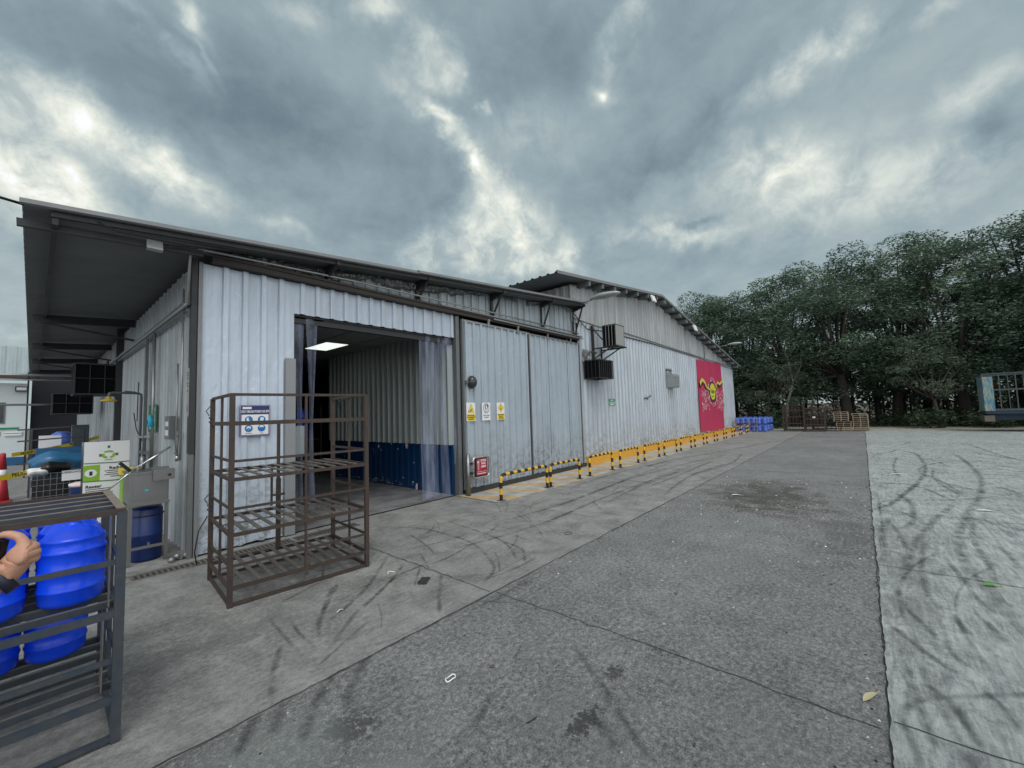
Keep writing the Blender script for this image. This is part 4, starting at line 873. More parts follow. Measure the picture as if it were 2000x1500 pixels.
m = MB().use(M_bdark); m.disc((2.18, 2.25), .60, .54, .004, BM, 40); ribbon(m, [(.12, 2.50), (.45, 2.70), (.85, 2.64), (1.2, 2.42), (1.65, 2.30)], (.26, .12), .003); ribbon(m, [(2.7, 2.30), (2.95, 2.5), (3.2, 2.70), (3.6, 2.62), (3.95, 2.72), (4.25, 2.8)], (.12, .22), .003); m.ob('dark_print', None, t)
m = MB().use(M_byel); m.disc((2.18, 2.27), .49, .42, .008, BM, 40); ribbon(m, [(.12, 2.60), (.45, 2.80), (.85, 2.72), (1.2, 2.48), (1.72, 2.36)], (.20, .07), .006); ribbon(m, [(2.66, 2.34), (2.95, 2.56), (3.2, 2.78), (3.6, 2.70), (3.95, 2.80), (4.25, 2.9)], (.07, .17), .006); m.ob('yellow_print', None, t)
m = MB().use(M_ink)
for pts in ([(1.80, 2.30), (1.85, 2.40), (1.92, 2.34), (1.84, 2.26), (1.95, 2.20), (2.02, 2.34), (2.05, 2.2), (2.12, 2.28), (2.1, 2.18)], [(2.14, 2.46), (2.16, 2.2), (2.24, 2.22), (2.27, 2.34), (2.22, 2.28), (2.32, 2.2), (2.38, 2.34), (2.43, 2.22), (2.54, 2.32)], [(1.98, 2.04), (2.14, 2.0), (2.3, 2.06), (2.38, 2.16)]): ribbon(m, pts, (.035, .035), .011)
m.ob('script_lettering', None, t)
m = MB().use(M_bwhite); k = 0; lo_, hi_ = [], []
pts_ = []
while len(pts_) < 330:
    side = random.choice((0, 1)); x = random.uniform(.25, 1.5) if side == 0 else random.uniform(2.85, 4.2); z = random.uniform(1.45, 2.45)-.15*abs(math.sin(x*3)); s_ = random.uniform(.010, .032)
    if random.random() < .25: a = random.uniform(0, 6.28); x = 2.18+math.cos(a)*random.uniform(.62, .85); z = 2.25+math.sin(a)*random.uniform(.56, .72)
    pts_.append((x, z, s_))
for x, z, s_ in pts_: m.disc((x, z), s_, s_*random.uniform(1, 2.4), .003, BM, 6)
m.ob('white_speckle_print', None, t)
# small letters mark right of banner
m = MB().use(M_ink); M = FM(23.75, -.05, 1.45); m.rect(0, 0, .18, .03, 0, M); m.rect(0, .1, .18, .13, 0, M); m.rect(0, .2, .18, .23, 0, M); m.rect(0, 0, .03, .23, 0, M); tag(m.ob('wall_hasp', None, None, (23.8, -.05, 1.5)), 'small dark hasp on the wall right of the banner', 'hasp')

# street lamps and floodlights
def street_lamp(x, y0, z, label, L=.85, s=1.0):
    t = thing('street_lamp', label, 'street lamp', (x, y0, z), 0, 'street lamps on the roof edges')
    MB().use(M_pipe2).tube([(0, .35*s, -.06), (0, 0, 0), (0, -.3*s, .03)], .022*s, 8).ob('arm', None, t)
    m = MB().use(M_lamp, True); n = 14; prof = []
    for i in range(n+1):
        q = i/n; prof.append((q, 0.02+.135*math.sqrt(max(0, math.sin(math.pi*min(1, q)**.8)))*(.55+.45*min(1, q*2.2))))
    vs = []; K = 14
    for q, r in prof:
        for k in range(K):
            a = 2*math.pi*k/K; zz_ = math.sin(a)*r*(.62 if math.sin(a) > 0 else .35); vs.append((math.cos(a)*r*1.15*s, (-.25-q*L)*s, (.05+zz_)*s))
    m.add(vs, [(i*K+k, i*K+(k+1) % K, (i+1)*K+(k+1) % K, (i+1)*K+k) for i in range(n) for k in range(K)]+[tuple(range(K))[::-1], tuple(n*K+k for k in range(K))]); m.ob('housing', None, t)
    m = MB().use(M_lens, True); vs = []
    for i in range(9):
        q = i/8; r = .09*math.sin(math.pi*(.06+.88*q))
        for k in range(9): a = math.pi+math.pi*k/8; vs.append((math.cos(a)*r*1.05*s, (-.55-q*(L-.45))*s, (.038+math.sin(a)*r*.55)*s))
    m.add(vs, [(i*9+k, i*9+k+1, (i+1)*9+k+1, (i+1)*9+k) for i in range(8) for k in range(8)]); m.ob('lens', None, t)
street_lamp(8.15, -.46, 4.38, 'grey cobra-head street lamp sticking out from the right end of the low roof')
street_lamp(25.0, .1, 5.02, 'small pale street lamp at the far end of the tall roof', .75, 1.05)
def flood(x, y, z, s, label, mat, fr=0):
    t = thing('floodlight', label, 'floodlight', (x, y, z), fr)
    MB().use(M_pipe2).box((-.02, .0, .02), (.02, .12, .05)).ob('bracket', None, t)
    MB().use(mat).box((-s/2, -.05, -s*.4), (s/2, 0, s*.4), Matrix.Rotation(R_(-18), 4, 'X')).ob('lamp_head', None, t); return t
flood(12.9, -.55, 5.38, .30, 'small white floodlight under the tall roof near the ridge', M_white)
flood(17.75, -.5, 5.0, .34, 'white floodlight tilted under the falling edge of the tall roof', M_white)
flood(-.46, -.30, 3.43, .13, 'small pale box with lamp under the canopy corner', M_lamp)
m = MB().use(M_wire); m.tube([(-.40, -.32, 3.47), (-.2, -.33, 3.51), (0, -.3, 3.48), (.3, -.25, 3.53)], .008, 6); m.tube([(-.9, -.42, 3.52), (-.75, -.40, 3.48), (-.2, -.42, 3.50), (.4, -.40, 3.58)], .010, 6); tag(m.ob('cable', None, None, (-.4, -.3, 3.4)), 'dark cable looping under the canopy corner', 'cable')
m = MB().use(M_wire); m.tube([(-30, 2.5, 6.8), (-14, 1, 5.1), (-6, .1, 4.18), (-1.36, -.40, 3.53)], .012, 6); tag(m.ob('overhead_wire', None, None, (-1.36, -.5, 3.5)), 'thin wire coming in to the canopy corner from the left', 'wire')

# ================================================================== DRAIN GRATES
def grate(x0, x1, y, label):
    t = thing('drain_grate', label, 'drain', (x0, y, .010)); L = x1-x0
    MB().use(M_grime).box((0, -.075, -.002), (L, .075, .002)).ob('channel', None, t)
    m = MB().use(M_rackd); m.box((0, -.085, 0), (L, -.07, .010)); m.box((0, .07, 0), (L, .085, .010)); n = int(L/.045)
    for k in range(n): m.box((k*L/n, -.07, .001), (k*L/n+.018, .07, .009))
    m.ob('bars', None, t)
grate(-.56, .95, -.30, 'long slotted steel drain grate at the foot of the left wall panel')
grate(1.0, 1.85, -.28, 'shorter drain grate across the left edge of the bay opening')
m = MB().use(M_apron); m.box((-.9, -.215, .006), (.95, -.195, .03)); m.box((-.9, -.405, .006), (-.1, -.395, .018)); tag(m.ob('drain_kerb'), 'low concrete lip beside the drain', None, None, 'structure')
m = MB().use(M_foil)
for i in range(6): m.lathe([(.01, -.02), (.035, 0), (.035, .03), (.01, .05)], T(-.2+i*.045+random.random()*.02, .02+random.random()*.06, .035) @ Matrix.Rotation(random.random()*3, 4, 'X'), 8)
tag(m.ob('rubble', None, None, (-.1, .05, .02)), 'small lumps of rubble at the building corner', 'rubble')

# ================================================================== RACKS
def rack(t, Wd, D, H, shelves, rails, mats, nmid=1, post=.045, slat_dir='D', nsl=11, bar=.032, openback=False):
    mp, ms, mt = mats
    for X in (0, Wd):
        for Y in (0, D): MB().use(mp).bar((X, Y, 0), (X, Y, H), post, post, (1, 0, 0)).ob('corner_post', None, t)
    for k in range(1, nmid+1):
        X = Wd*k/(nmid+1)
        for Y in ((0,) if openback else (0, D)): MB().use(mp).bar((X, Y+(-.002 if Y == 0 else .002), shelves[0]), (X, Y, H), post*.55, post*.5, (1, 0, 0)).ob('mid_post', None, t)
    for X in (0, Wd): MB().use(mp).bar((X, D*.48, shelves[0]), (X, D*.48, H), post*.5, post*.5, (1, 0, 0)).ob('side_post', None, t)
    m = MB().use(mt); b = bar
    for Y in ((0,) if openback else (0, D)): m.bar((-.01, Y, H), (Wd+.01, Y, H), b, b)
    for X in (0, Wd): m.bar((X, b/2, H+.001), (X, D-b/2, H+.001), b, b)
    m.ob('top_frame', None, t)
    for z, w in rails:
        m = MB().use(mp)
        for Y in ((0,) if openback and z < 1.5 else (0, D)): m.bar((0, Y-.004, z), (Wd, Y-.004, z), w*.6, w)
        for X in (0, Wd): m.bar((X, .01, z+.001), (X, D-.01, z+.001), w*.6, w)
        m.ob('side_rail', None, t)
    for i, z in enumerate(shelves):
        m = MB().use(mp); 
        for Y in (0, D): m.bar((0, Y-.003, z), (Wd, Y-.003, z), b, b*1.25)
        for X in (0, Wd): m.bar((X, 0, z+.001), (X, D, z+.001), b, b*1.2)
        sh = m.ob('shelf_frame', None, t); m = MB().use(ms)
        if slat_dir == 'D':
            for k in range(1, nsl): X = Wd*k/nsl; sg = .012*math.sin(k*1.3+i) if i == 0 else 0; m.bar((X+sg, .01, z+.018), (X-sg*.6, D-.01, z+.018), .036, .008)
            for Y in ((D*.35, D*.68) if i == 0 else (D*.5,)): m.bar((.01, Y, z+.006), (Wd-.01, Y, z+.006), .03, .010)
        else:
            for k in range(1, nsl): Y = D*k/nsl; m.use(mp); m.bar((.01, Y, z+.008), (Wd-.01, Y, z+.008), .018, .032); m.use(ms); m.bar((.01, Y, z+.026), (Wd-.01, Y, z+.026), .011, .004)
            m.bar((Wd*.5, .01, z), (Wd*.5, D-.01, z), .03, .012)
        m.ob('slats', None, sh)
    m = MB().use(mp)
    for Y in (0, D): m.bar((0, Y, .02), (Wd, Y, .02), b, b*.9)
    for X in (0, Wd): m.bar((X, 0, .021), (X, D, .021), b, b*.9)
    m.ob('base_frame', None, t)
    return t
t = thing('empty_rack', 'tall empty rusty brown steel rack standing in front of the left wall panel', 'rack', (-.14, -1.84, .008), R_(-4.5))
rack(t, 1.19, .88, 1.77, [.15, .585, 1.045], [(1.52, .036), (1.20, .022), (.80, .022), (.33, .022)], (M_rack, M_rackd, M_rack), post=.038, bar=.024, openback=True)
m = MB().use(M_rack); m.bar((.60, .88, .15), (.60, .88, 1.5), .028); m.bar((.60, .875, .15), (.60, .875, .9), .04); m.bar((.53, .86, .62), (.53, .86, 1.06), .02); m.box((.51, .84, 1.04), (.64, .90, 1.06)); m.box((.54, .84, .72), (.66, .9, .735)); m.ob('latch_bar', None, t)
m = MB().use(M_wire)
for z0 in (1.60, .74):
    m.tube([(-.012+.02*math.cos(k*.9), .88+.022*math.sin(k*.9), z0-k*.006) for k in range(16)], .004, 5); m.tube([(-.03, .87, z0), (-.06, .84, z0+.05), (-.03, .80, z0+.10), (-.01, .72, z0+.05)], .004, 5)
m.tube([(-.03, .86, .62), (-.10, .84, .50), (-.13, .84, .3), (-.11, .84, .18)], .006, 5); m.ob('tied_cable', None, t); m = MB().use(M_wire); m.tube([(1.17, .1, 1.78), (1.10, .5, 1.72), (1.13, .52, 1.65)], .005, 5); m.ob('tied_cable', None, t)
# left loaded rack
LR = thing('loaded_rack', 'slate blue steel rack loaded with blue water jugs at the left edge', 'rack', (-2.06, -3.03, .012), R_(-1))
rack(LR, 1.12, .86, 1.10, [.20, .605], [(.855, .024), (.385, .024)], (M_rackb, M_rackg, M_rack), 0, .038, 'W', 6, .026)
m = MB().use(M_rackg)
for k in range(1, 5): Y = .86*k/5; m.use(M_rackb); m.bar((.01, Y, 1.092), (1.11, Y, 1.092), .014, .036); m.use(M_rackt); m.bar((.01, Y, 1.112), (1.11, Y, 1.112), .009, .004)
m.ob('top_slats', None, LR)
m = MB().use(M_rackt); m.box((1.10, .015, 1.114), (1.135, .85, 1.119)); m.ob('top_plate', None, LR)
m = MB().use(M_rackg); m.box((1.07, .10, .20), (1.075, .19, .58)); m.box((1.085, .07, .62), (1.09, .12, 1.07)); m.ob('side_plate', None, LR)
def jug_mesh(mat):
    r = .126; pr = [(.02, 0), (.095, 0), (.113, .010), (r-.004, .03), (r-.003, .075), (r+.001, .080), (r+.001, .088), (r-.004, .092), (r-.002, .165), (r+.002, .170), (r+.002, .179), (r-.004, .183), (r-.003, .262), (r+.002, .268), (r+.002, .277), (r-.006, .282), (r-.004, .320), (r-.002, .325), (r-.002, .332), (r-.012, .338), (.098, .362), (.06, .385), (.034, .395), (.026, .405), (.026, .435), (.031, .437), (.031, .452), (.0, .454)]
    return MB().use(mat).lathe(pr, None, 32)
jt = bpy.data.objects.new('x', None)
jug0 = jug_mesh(M_jug).ob('water_jug'); 
def jug(x, y, z, label, group, src=jug0, used=[False], rot=None, lab=True):
    if src is jug0 and not used[0]: c = src; used[0] = True
    else: c = src.copy(); col.objects.link(c)
    c.location = (x, y, z); c.rotation_euler = rot or (0, 0, random.random()*6); tag(c, label, 'water jug', group); return c
UP = [(-1.09, -2.73, 'big blue water jug in front on the upper shelf, nearest the right post'), (-1.37, -2.73, 'blue water jug behind the hand, second from the right post on the upper shelf'), (-1.63, -2.73, 'upper shelf blue jug third from the right post'), (-1.89, -2.73, 'upper shelf blue jug in the left front corner'),
      (-1.09, -2.47, 'blue jug behind the nearest one on the upper shelf'), (-1.36, -2.47, 'blue jug in the middle row behind the hand on the upper shelf'), (-1.62, -2.47, 'upper shelf blue jug, middle row third'), (-1.09, -2.22, 'rearmost right blue jug on the upper shelf'), (-1.36, -2.22, 'rear row second blue jug on the upper shelf')]
for x, y, lb in UP: jug(x, y, .64, lb, 'blue water jugs on the loaded rack')
LO = [(-1.12, -2.275, 'lower shelf blue jug at the right rear'), (-1.38, -2.275, 'lower shelf blue jug second from the right with a cyan drop print'), (-1.64, -2.275, 'lower shelf blue jug third from the right')]
for x, y, lb in LO: jug(x, y, .232, lb, 'blue water jugs on the loaded rack')
m = MB().use(M_acy); Mj = FM(-1.375, -2.408, .43); m.poly([(0, -.06), (.028, -.01), (.03, .02), (.012, .04), (-.012, .04), (-.03, .02), (-.028, -.01)], .008, Mj, .004)
q = m.ob('drop_print'); jl = [o for o in bpy.data.objects if o.get('label', '').startswith('lower shelf blue jug second')][0]
q.parent = jl; bpy.context.view_layer.update(); q.matrix_parent_inverse = jl.matrix_world.inverted()

# ================================================================== PERSON (left edge, holding a phone)
def skin_chain(name, chains, mat, parent=None, sub=2, smooth=True, origin=(0, 0, 0)):
    """chains: list of lists of (x,y,z,r); chains share their first point when given the same coords"""
    me = bpy.data.meshes.new(name); vs = []; es = []; rs = []; idx = {}
    for ch in chains:
        prev = None
        for (x, y, z, r) in ch:
            k = (round(x, 4), round(y, 4), round(z, 4))
            if k not in idx: idx[k] = len(vs); vs.append((x, y, z)); rs.append(r)
            if prev is not None: es.append((prev, idx[k]))
            prev = idx[k]
    me.from_pydata(vs, es, []); o = bpy.data.objects.new(name, me); col.objects.link(o)
    md = o.modifiers.new('s', 'SKIN'); md.use_smooth_shade = True
    for i, r in enumerate(rs):
        sv = me.skin_vertices[0].data[i]; sv.radius = (r, r) if isinstance(r, float) else r
    me.skin_vertices[0].data[0].use_root = True
    md2 = o.modifiers.new('sub', 'SUBSURF'); md2.levels = sub; md2.render_levels = sub
    dg = bpy.context.evaluated_depsgraph_get(); dg.update()
    m2 = bpy.data.meshes.new_from_object(o.evaluated_get(dg)); bpy.data.objects.remove(o)
    m2.name = name; m2.materials.clear(); m2.materials.append(mat)
    o = bpy.data.objects.new(name, m2); col.objects.link(o)
    if parent is not None: o.parent = parent
    return o
hp = CP + (RM @ np.array([(33-cx)/f, -(1098-cy)/f, -1.0]))*.93     # centre of the fist
hx, hy, hz_ = [float(v) for v in hp]
def cp(px, py, d): v = CP + (RM @ _ray(px, py))*d; return [float(q) for q in v]
# body faces +X, standing left of the hand; wrist / elbow lead down and back to the right shoulder
wr = cp(12, 1128, .93); el = [-1.56, hy-.02, 1.04]; shd = [-1.66, hy-.02, 1.34]
px0, py0 = -1.72, hy+.17
rt = Vector(cp(1, 1, 1))
R3 = Vector(RM[:, 0]); U3 = Vector(RM[:, 1]); F3 = Vector(-RM[:, 2]); H3 = Vector(hp)
def hpnt(a, b, c, r): p = H3 + R3*a + U3*b + F3*c; return (p.x, p.y, p.z, r)
def hpx(px, py, c, r): return hpnt((px-33)*.00116, (1098-py)*.00116, c, r)
palm = hpx(31, 1100, .004, .029)
wrist = (wr[0], wr[1], wr[2], .025)
body = [
    [(px0, py0, .93, .13), (px0, py0, 1.08, .125), (px0, py0, 1.24, .14), (px0, py0, 1.36, .12), (px0, py0, 1.44, .06), (px0+.015, py0-.01, 1.50, .052), (px0+.03, py0-.01, 1.56, .085), (px0+.03, py0-.01, 1.65, .098), (px0+.02, py0-.01, 1.73, .06)],
    [(px0, py0, 1.36, .12), (px0, shd[1], 1.35, .062), (el[0], el[1], el[2], .040), ((el[0]+wr[0])/2, (el[1]+wr[1])/2, (el[2]+wr[2])/2+.0, .036), wrist, palm, hpx(39, 1082, .004, .025)],
    [(px0, py0, 1.36, .12), (px0, py0+.17, 1.35, .062), (px0-.02, py0+.23, 1.08, .042), (px0+.08, py0+.22, .85, .03), (px0+.10, py0+.21, .77, .03)],
    [(px0, py0, .93, .13), (px0, py0-.09, .86, .085), (px0+.01, py0-.10, .48, .058), (px0-.02, py0-.10, .09, .042), (px0+.10, py0-.11, .045, .038)],
    [(px0, py0, .93, .13), (px0, py0+.09, .86, .085), (px0, py0+.10, .48, .058), (px0-.03, py0+.10, .09, .042), (px0+.10, py0+.11, .045, .038)]]
fing = []
PB = hpx(39, 1082, .004, .025)
# four fingers leave the knuckles and curl behind the phone, the index reaches over its top, the thumb lies across its near face
fing.append([PB, hpx(45, 1064, .004, .0115), hpx(36, 1050, .004, .0100), hpx(18, 1043, .0, .0088), hpx(4, 1044, -.004, .0076)])
for (kx, ky, ln) in ((53, 1073, 1.0), (56, 1084, .95), (53, 1096, .82)):
    fing.append([PB, hpx(kx-3, ky, .0, .0115), hpx(kx-6, ky+1, .022, .0105), hpx(kx-6-20*ln, ky+2, .034, .0095), hpx(kx-6-38*ln, ky+2, .032, .0080)])
fing.append([palm, hpx(22, 1106, -.014, .0130), hpx(12, 1098, -.026, .0108), hpx(14, 1084, -.032, .0092)])
P_ = thing('person', 'person at the left edge whose hand with a dark wristband holds a black phone', 'person', (0, 0, 0))
skin_chain('body', body+fing, M_skin, P_)
shirt = skin_chain('shirt', [[(px0, py0, .84, .150), (px0, py0, 1.0, .152), (px0, py0, 1.12, .146), (px0, py0, 1.24, .152), (px0, py0, 1.36, .13), (px0, py0, 1.42, .075)],
    [(px0, py0, 1.36, .13), (px0, shd[1], 1.35, .078), ((shd[0]+el[0])/2-.04, shd[1], 1.20, .060)], [(px0, py0, 1.36, .13), (px0, py0+.17, 1.35, .078), (px0-.01, py0+.21, 1.18, .06)]], M_cloth, P_)
skin_chain('trousers', [[(px0, py0, 1.0, .135), (px0, py0, .93, .142), (px0, py0-.09, .84, .105), (px0+.01, py0-.10, .48, .075), (px0-.02, py0-.10, .10, .062)], [(px0, py0, .93, .142), (px0, py0+.09, .84, .105), (px0, py0+.10, .48, .075), (px0-.03, py0+.10, .10, .062)]], M_jean, P_)
for s_ in (-.105, .105): skin_chain('shoe', [[(px0-.05, py0+s_, .05, .045), (px0+.05, py0+s_, .045, .048), (px0+.15, py0+s_, .04, .038)]], M_shoe, P_)
skin_chain('hair', [[(px0+.0, py0-.01, 1.66, .10), (px0-.01, py0-.01, 1.72, .09), (px0+.01, py0-.01, 1.76, .07)]], M_hair, P_)
MB().use(M_skin).lathe([(.004, 0), (.014, .01), (.012, .03), (.003, .045)], T(px0+.125, py0-.01, 1.60), 8).ob('nose', None, P_)
for s_ in (-.035, .035): MB().use(M_ink).lathe([(.002, -.008), (.009, 0), (.002, .008)], T(px0+.112, py0-.01+s_, 1.655), 8).ob('eye', None, P_)
MB().use(M_cone).box((px0+.10, py0-.03, 1.565), (px0+.118, py0+.015, 1.573)).ob('mouth', None, P_)
wv = Vector(wr); ev = Vector(el); ax = (wv-ev).normalized(); pb_ = wv + ax*.0
MB().use(M_band).tube([tuple(pb_-ax*.018), tuple(pb_+ax*.006)], [.033, .032], 24).ob('wristband', None, P_)
Mp = Matrix((R3, U3, -F3)).transposed().to_4x4(); Mp.translation = H3 + R3*-.036 + U3*.014 + F3*-.010
ph = MB().use(M_phone); ph.box((-.030, -.045, -.008), (.012, .042, .004), Mp @ Matrix.Rotation(R_(-14), 4, 'Z')); q = tag(ph.ob('phone', None, None, tuple(Mp.translation)), 'black phone held in the hand at the left edge', 'phone')
MB().use(M_pipe2).box((-.024, .022, .0042), (.006, .026, .0050), Mp @ Matrix.Rotation(R_(-14), 4, 'Z')).ob('camera_strip', None, q).location = tuple(-Mp.translation)

# ================================================================== SIDE YARD
t = thing('wash_basin', 'stainless steel wash basin cabinet on a stand against the side wall', 'wash basin', (-.54, .21, .010), R_(0))
bw, bd = .34, .42
MB().use(M_steel).box((0, 0, .66), (bw, bd, .99)).ob('basin', None, t)
m = MB().use(M_steel); m.box((.03, -.006, .70), (bw-.02, 0, .955)); m.ob('front_panel', None, t)
m = MB().use(M_steel); m.box((-.015, -.015, .985), (bw+.015, bd, 1.005)); m.ob('rim', None, t); MB().use(M_steel).box((-.015, -.015, .635), (bw+.01, .0, .665)).ob('lower_rail', None, t)
for X, Y in ((.0, .0), (bw-.03, 0), (0, bd-.03), (bw-.03, bd-.03)): MB().use(M_steel).box((X, Y, 0), (X+.032, Y+.032, .66)).ob('leg', None, t)
m = MB().use(M_steel); m.box((.03, .005, .16), (bw-.03, .025, .19)); m.box((.005, .03, .20), (.025, bd-.03, .23)); m.box((.03, bd-.03, .26), (bw-.03, bd-.01, .29)); m.box((.17, .03, .19), (.19, bd-.03, .21)); m.ob('stretcher', None, t)
m = MB().use(M_steel); m.box((.19, -.07, .90), (.38, .0, 1.02)); m.ob('control_box', None, t)
m = MB().use(M_ink); m.lathe([(.016, 0), (.016, .006), (.001, .007)], T(.33, -.071, .955) @ Matrix.Rotation(R_(90), 4, 'X'), 14); m.ob('push_button', None, t)
m = MB().use(M_acy); m.disc((.145, .80), .018, .009, 0, Matrix(((1, 0, 0, 0), (0, 0, -1, -.009), (0, 1, 0, 0), (0, 0, 0, 1))), 12); m.ob('sticker', None, t)
m = MB().use(M_chrome); m.tube([(.03, .05, 1.03), (.20, .06, 1.15), (.36, .10, 1.26)], .012, 8); m.tube([(-.16, -.02, .86), (-.02, .0, .99), (.05, .03, 1.05)], .009, 8); m.tube([(.04, .02, .99), (.10, .0, 1.07), (.09, .0, 1.09)], .006, 6); m.ob('paddle_handle', None, t)
m = MB().use(M_steel); m.tube([(.14, .3, 1.0), (.14, .3, 1.16)], .022, 8); m.box((.20, .12, 1.01), (.36, .2, 1.035)); m.ob('faucet', None, t)
MB().use(M_blackpaint).bar((-.07, .1, 1.12), (.02, .12, 1.02), .03).ob('black_clip', None, t)
t = thing('blue_drum', 'dark blue drum under the stainless wash basin', 'drum', (-.36, .44, .012)); MB().use(M_drum).lathe([(.14, 0), (.15, .02), (.15, .27), (.155, .28), (.15, .29), (.15, .56), (.13, .58), (.02, .585)], None, 24).ob('drum_body', None, t)
MB().use(M_ink).tube([(.155*math.cos(a), .155*math.sin(a), .50) for a in [k*math.pi/10 for k in range(20)]], .008, 5, closed=True).ob('rim_ring', None, t)
# emergency shower
t = thing('emergency_shower', 'pipe with a yellow shower head reaching over the recycling bin', 'shower', (-.07, 3.25, 0))
m = MB().use(M_pipe2); m.tube([(0, 0, .3), (0, 0, 2.02), (-.01, -.01, 2.05), (-.04, -.03, 2.06), (-.36, -.18, 2.06), (-.40, -.20, 2.05), (-.41, -.21, 2.0)], .018, 10); m.ob('pipe', None, t)
m = MB().use(M_pipe2); m.bar((-.08, -.05, 2.072), (-.22, -.11, 2.082), .05, .03); m.ob('pull_valve', None, t)
MB().use(M_shower).lathe([(.095, 0), (.10, .008), (.085, .025), (.045, .04), (.025, .05), (.025, .08), (.0, .082)], T(-.41, -.21, 1.92), 20).ob('shower_head', None, t)
# wall box / green sign / valves
t, M = board('green_sign', 'tall green safety sign on the side wall behind the pipes', 2.62, 1.85, .60, .42, M_green, y=-.05, fr=lambda a, b, c: SM(-.045, 2.70, 1.42)); m = MB().use(M_white); m.text('USO DE', .08, .40, .34, .004, M, bold=.002); m.rect(.22, .14, .50, .28, .004, M); m.rect(.1, .05, .5, .09, .004, M); m.ob('lettering', None, t)
t = thing('cyan_bottle', 'cyan dispenser hooked on the pipe in front of the green sign', 'dispenser', (-.12, 2.05, 1.50)); MB().use(M_acy).lathe([(.01, 0), (.035, .01), (.035, .13), (.012, .16), (.012, .18)], None, 12).ob('bottle', None, t); MB().use(M_blackpaint).box((-.04, -.015, .05), (.0, .04, .11)).ob('holder', None, t)
t = thing('control_panel', 'grey control box with white stickers on the side wall', 'control box', (-.03, 1.08, 1.34)); MB().use(M_pipe2).box((-.08, -.26, 0), (0, 0, .30)).ob('box', None, t); m = MB().use(M_white); m.box((-.083, -.22, .17), (-.0805, -.04, .23)); m.box((-.083, -.22, .05), (-.0805, -.04, .12)); m.ob('sticker', None, t)
t = thing('tap_valve', 'small grey valve pipe near the building corner', 'valve', (-.08, .5, 1.1)); m = MB().use(M_pipe2); m.tube([(0, .0, .0), (0, 0, .35)], .012, 8); m.tube([(0, .12, .30), (0, -.1, .30)], .014, 8); m.tube([(0, .1, .08), (0, -.02, .06)], .016, 8); m.ob('pipe', None, t); MB().use(M_chrome).lathe([(.02, 0), (.02, .05), (.012, .07)], T(0, 0, -.02), 8).ob('tap', None, t)
t = thing('pipe_ladder', 'upright pipes with short crossbars beside the shower', 'pipe', (-.09, 2.7, 0)); m = MB().use(M_pipe2); m.bar((0, 0, .2), (0, 0, 2.9), .06, .04); m.ob('upright', None, t); m = MB().use(M_pipe); m.bar((0, .4, 1.34), (0, -.55, 1.36), .03); m.bar((0, .3, 1.10), (0, -.55, 1.11), .04); m.ob('crossbar', None, t)
# recycling bin
bx, by = -.79, 1.95; bW, bH = .445, 1.33
t = thing('recycling_bin', 'tall white and green recycling bin cabinet with a recycling emblem', 'bin', (bx, by, 0))
m = MB().use(M_tarp); m.box((0, .006, 0), (bW, .40, bH-.005)); m.ob('cabinet', None, t)
m = MB().use(M_white); m.box((0, -.004, .05), (bW, .005, bH)); m.ob('front_panel', None, t)
Mb = Matrix(((1, 0, 0, 0), (0, 0, -1, -.005), (0, 1, 0, 0), (0, 0, 0, 1)))
m = MB().use(M_lgreen); m.rect(.0, .81, .155, 1.02, .0015, Mb)
for k in range(3):
    a0 = R_(90+120*k); pts = [(.235+(.062 if r_ else .034)*math.cos(a)*1.15, 1.15+(.062 if r_ else .034)*math.sin(a)*.9) for r_, seq in ((1, range(0, 9)), (0, range(8, -1, -1))) for a in [a0+R_(12*j-48) for j in seq]]
    m.poly(pts, .0015, Mb)
m.ob('green_print', None, t)
m = MB().use(M_dgreen)
for z in (1.035, .795): m.poly([(0, z+.008), (.15, z+.002), (.30, z-.006), (bW, z), (bW, z+.012), (.30, z+.006), (.15, z+.014), (0, z+.018)], .003, Mb)
for x, z in ((.235, 1.255), (.155, 1.145), (.318, 1.15)): m.rect(x-.012, z-.018, x+.012, z+.010, .002, Mb); m.rect(x-.016, z+.012, x+.016, z+.016, .002, Mb)
m.rect(.195, 1.075, .275, 1.082, .002, Mb); m.rect(.16, 1.20, .165, 1.21, .002, Mb); m.ob('dark_green_print', None, t)
m = MB().use(M_white); m.disc((.07, .915), .058, .050, .003, Mb); m.ob('oval_print', None, t)
m = MB().use(M_ink); m.rect(.056, .885, .086, .94, .004, Mb); m.text('Reducir', .055, .33, .965, .002, Mb, bold=.0015); m.text('Reusar', .055, .10, .735, .002, Mb, bold=.0015)
for i in range(4): m.rect(.20+.02*(i % 2)+.04*(i == 3), .925-.026*i, .42, .934-.026*i, .002, Mb)
for i in range(4): m.rect(.025, .695-.026*i, .29-.03*(i % 2)-.09*(i == 3), .704-.026*i, .002, Mb)
m.ob('lettering', None, t)
t = thing('yellow_box', 'small yellow box between the recycling bin and the basin', 'box', (-.47, 1.50, .012)); MB().use(M_lgreen).box((.02, .02, 0), (.15, .3, .88)).ob('green_stand', None, t); MB().use(M_sy).box((0, 0, .88), (.17, .32, .95)).ob('tray', None, t)
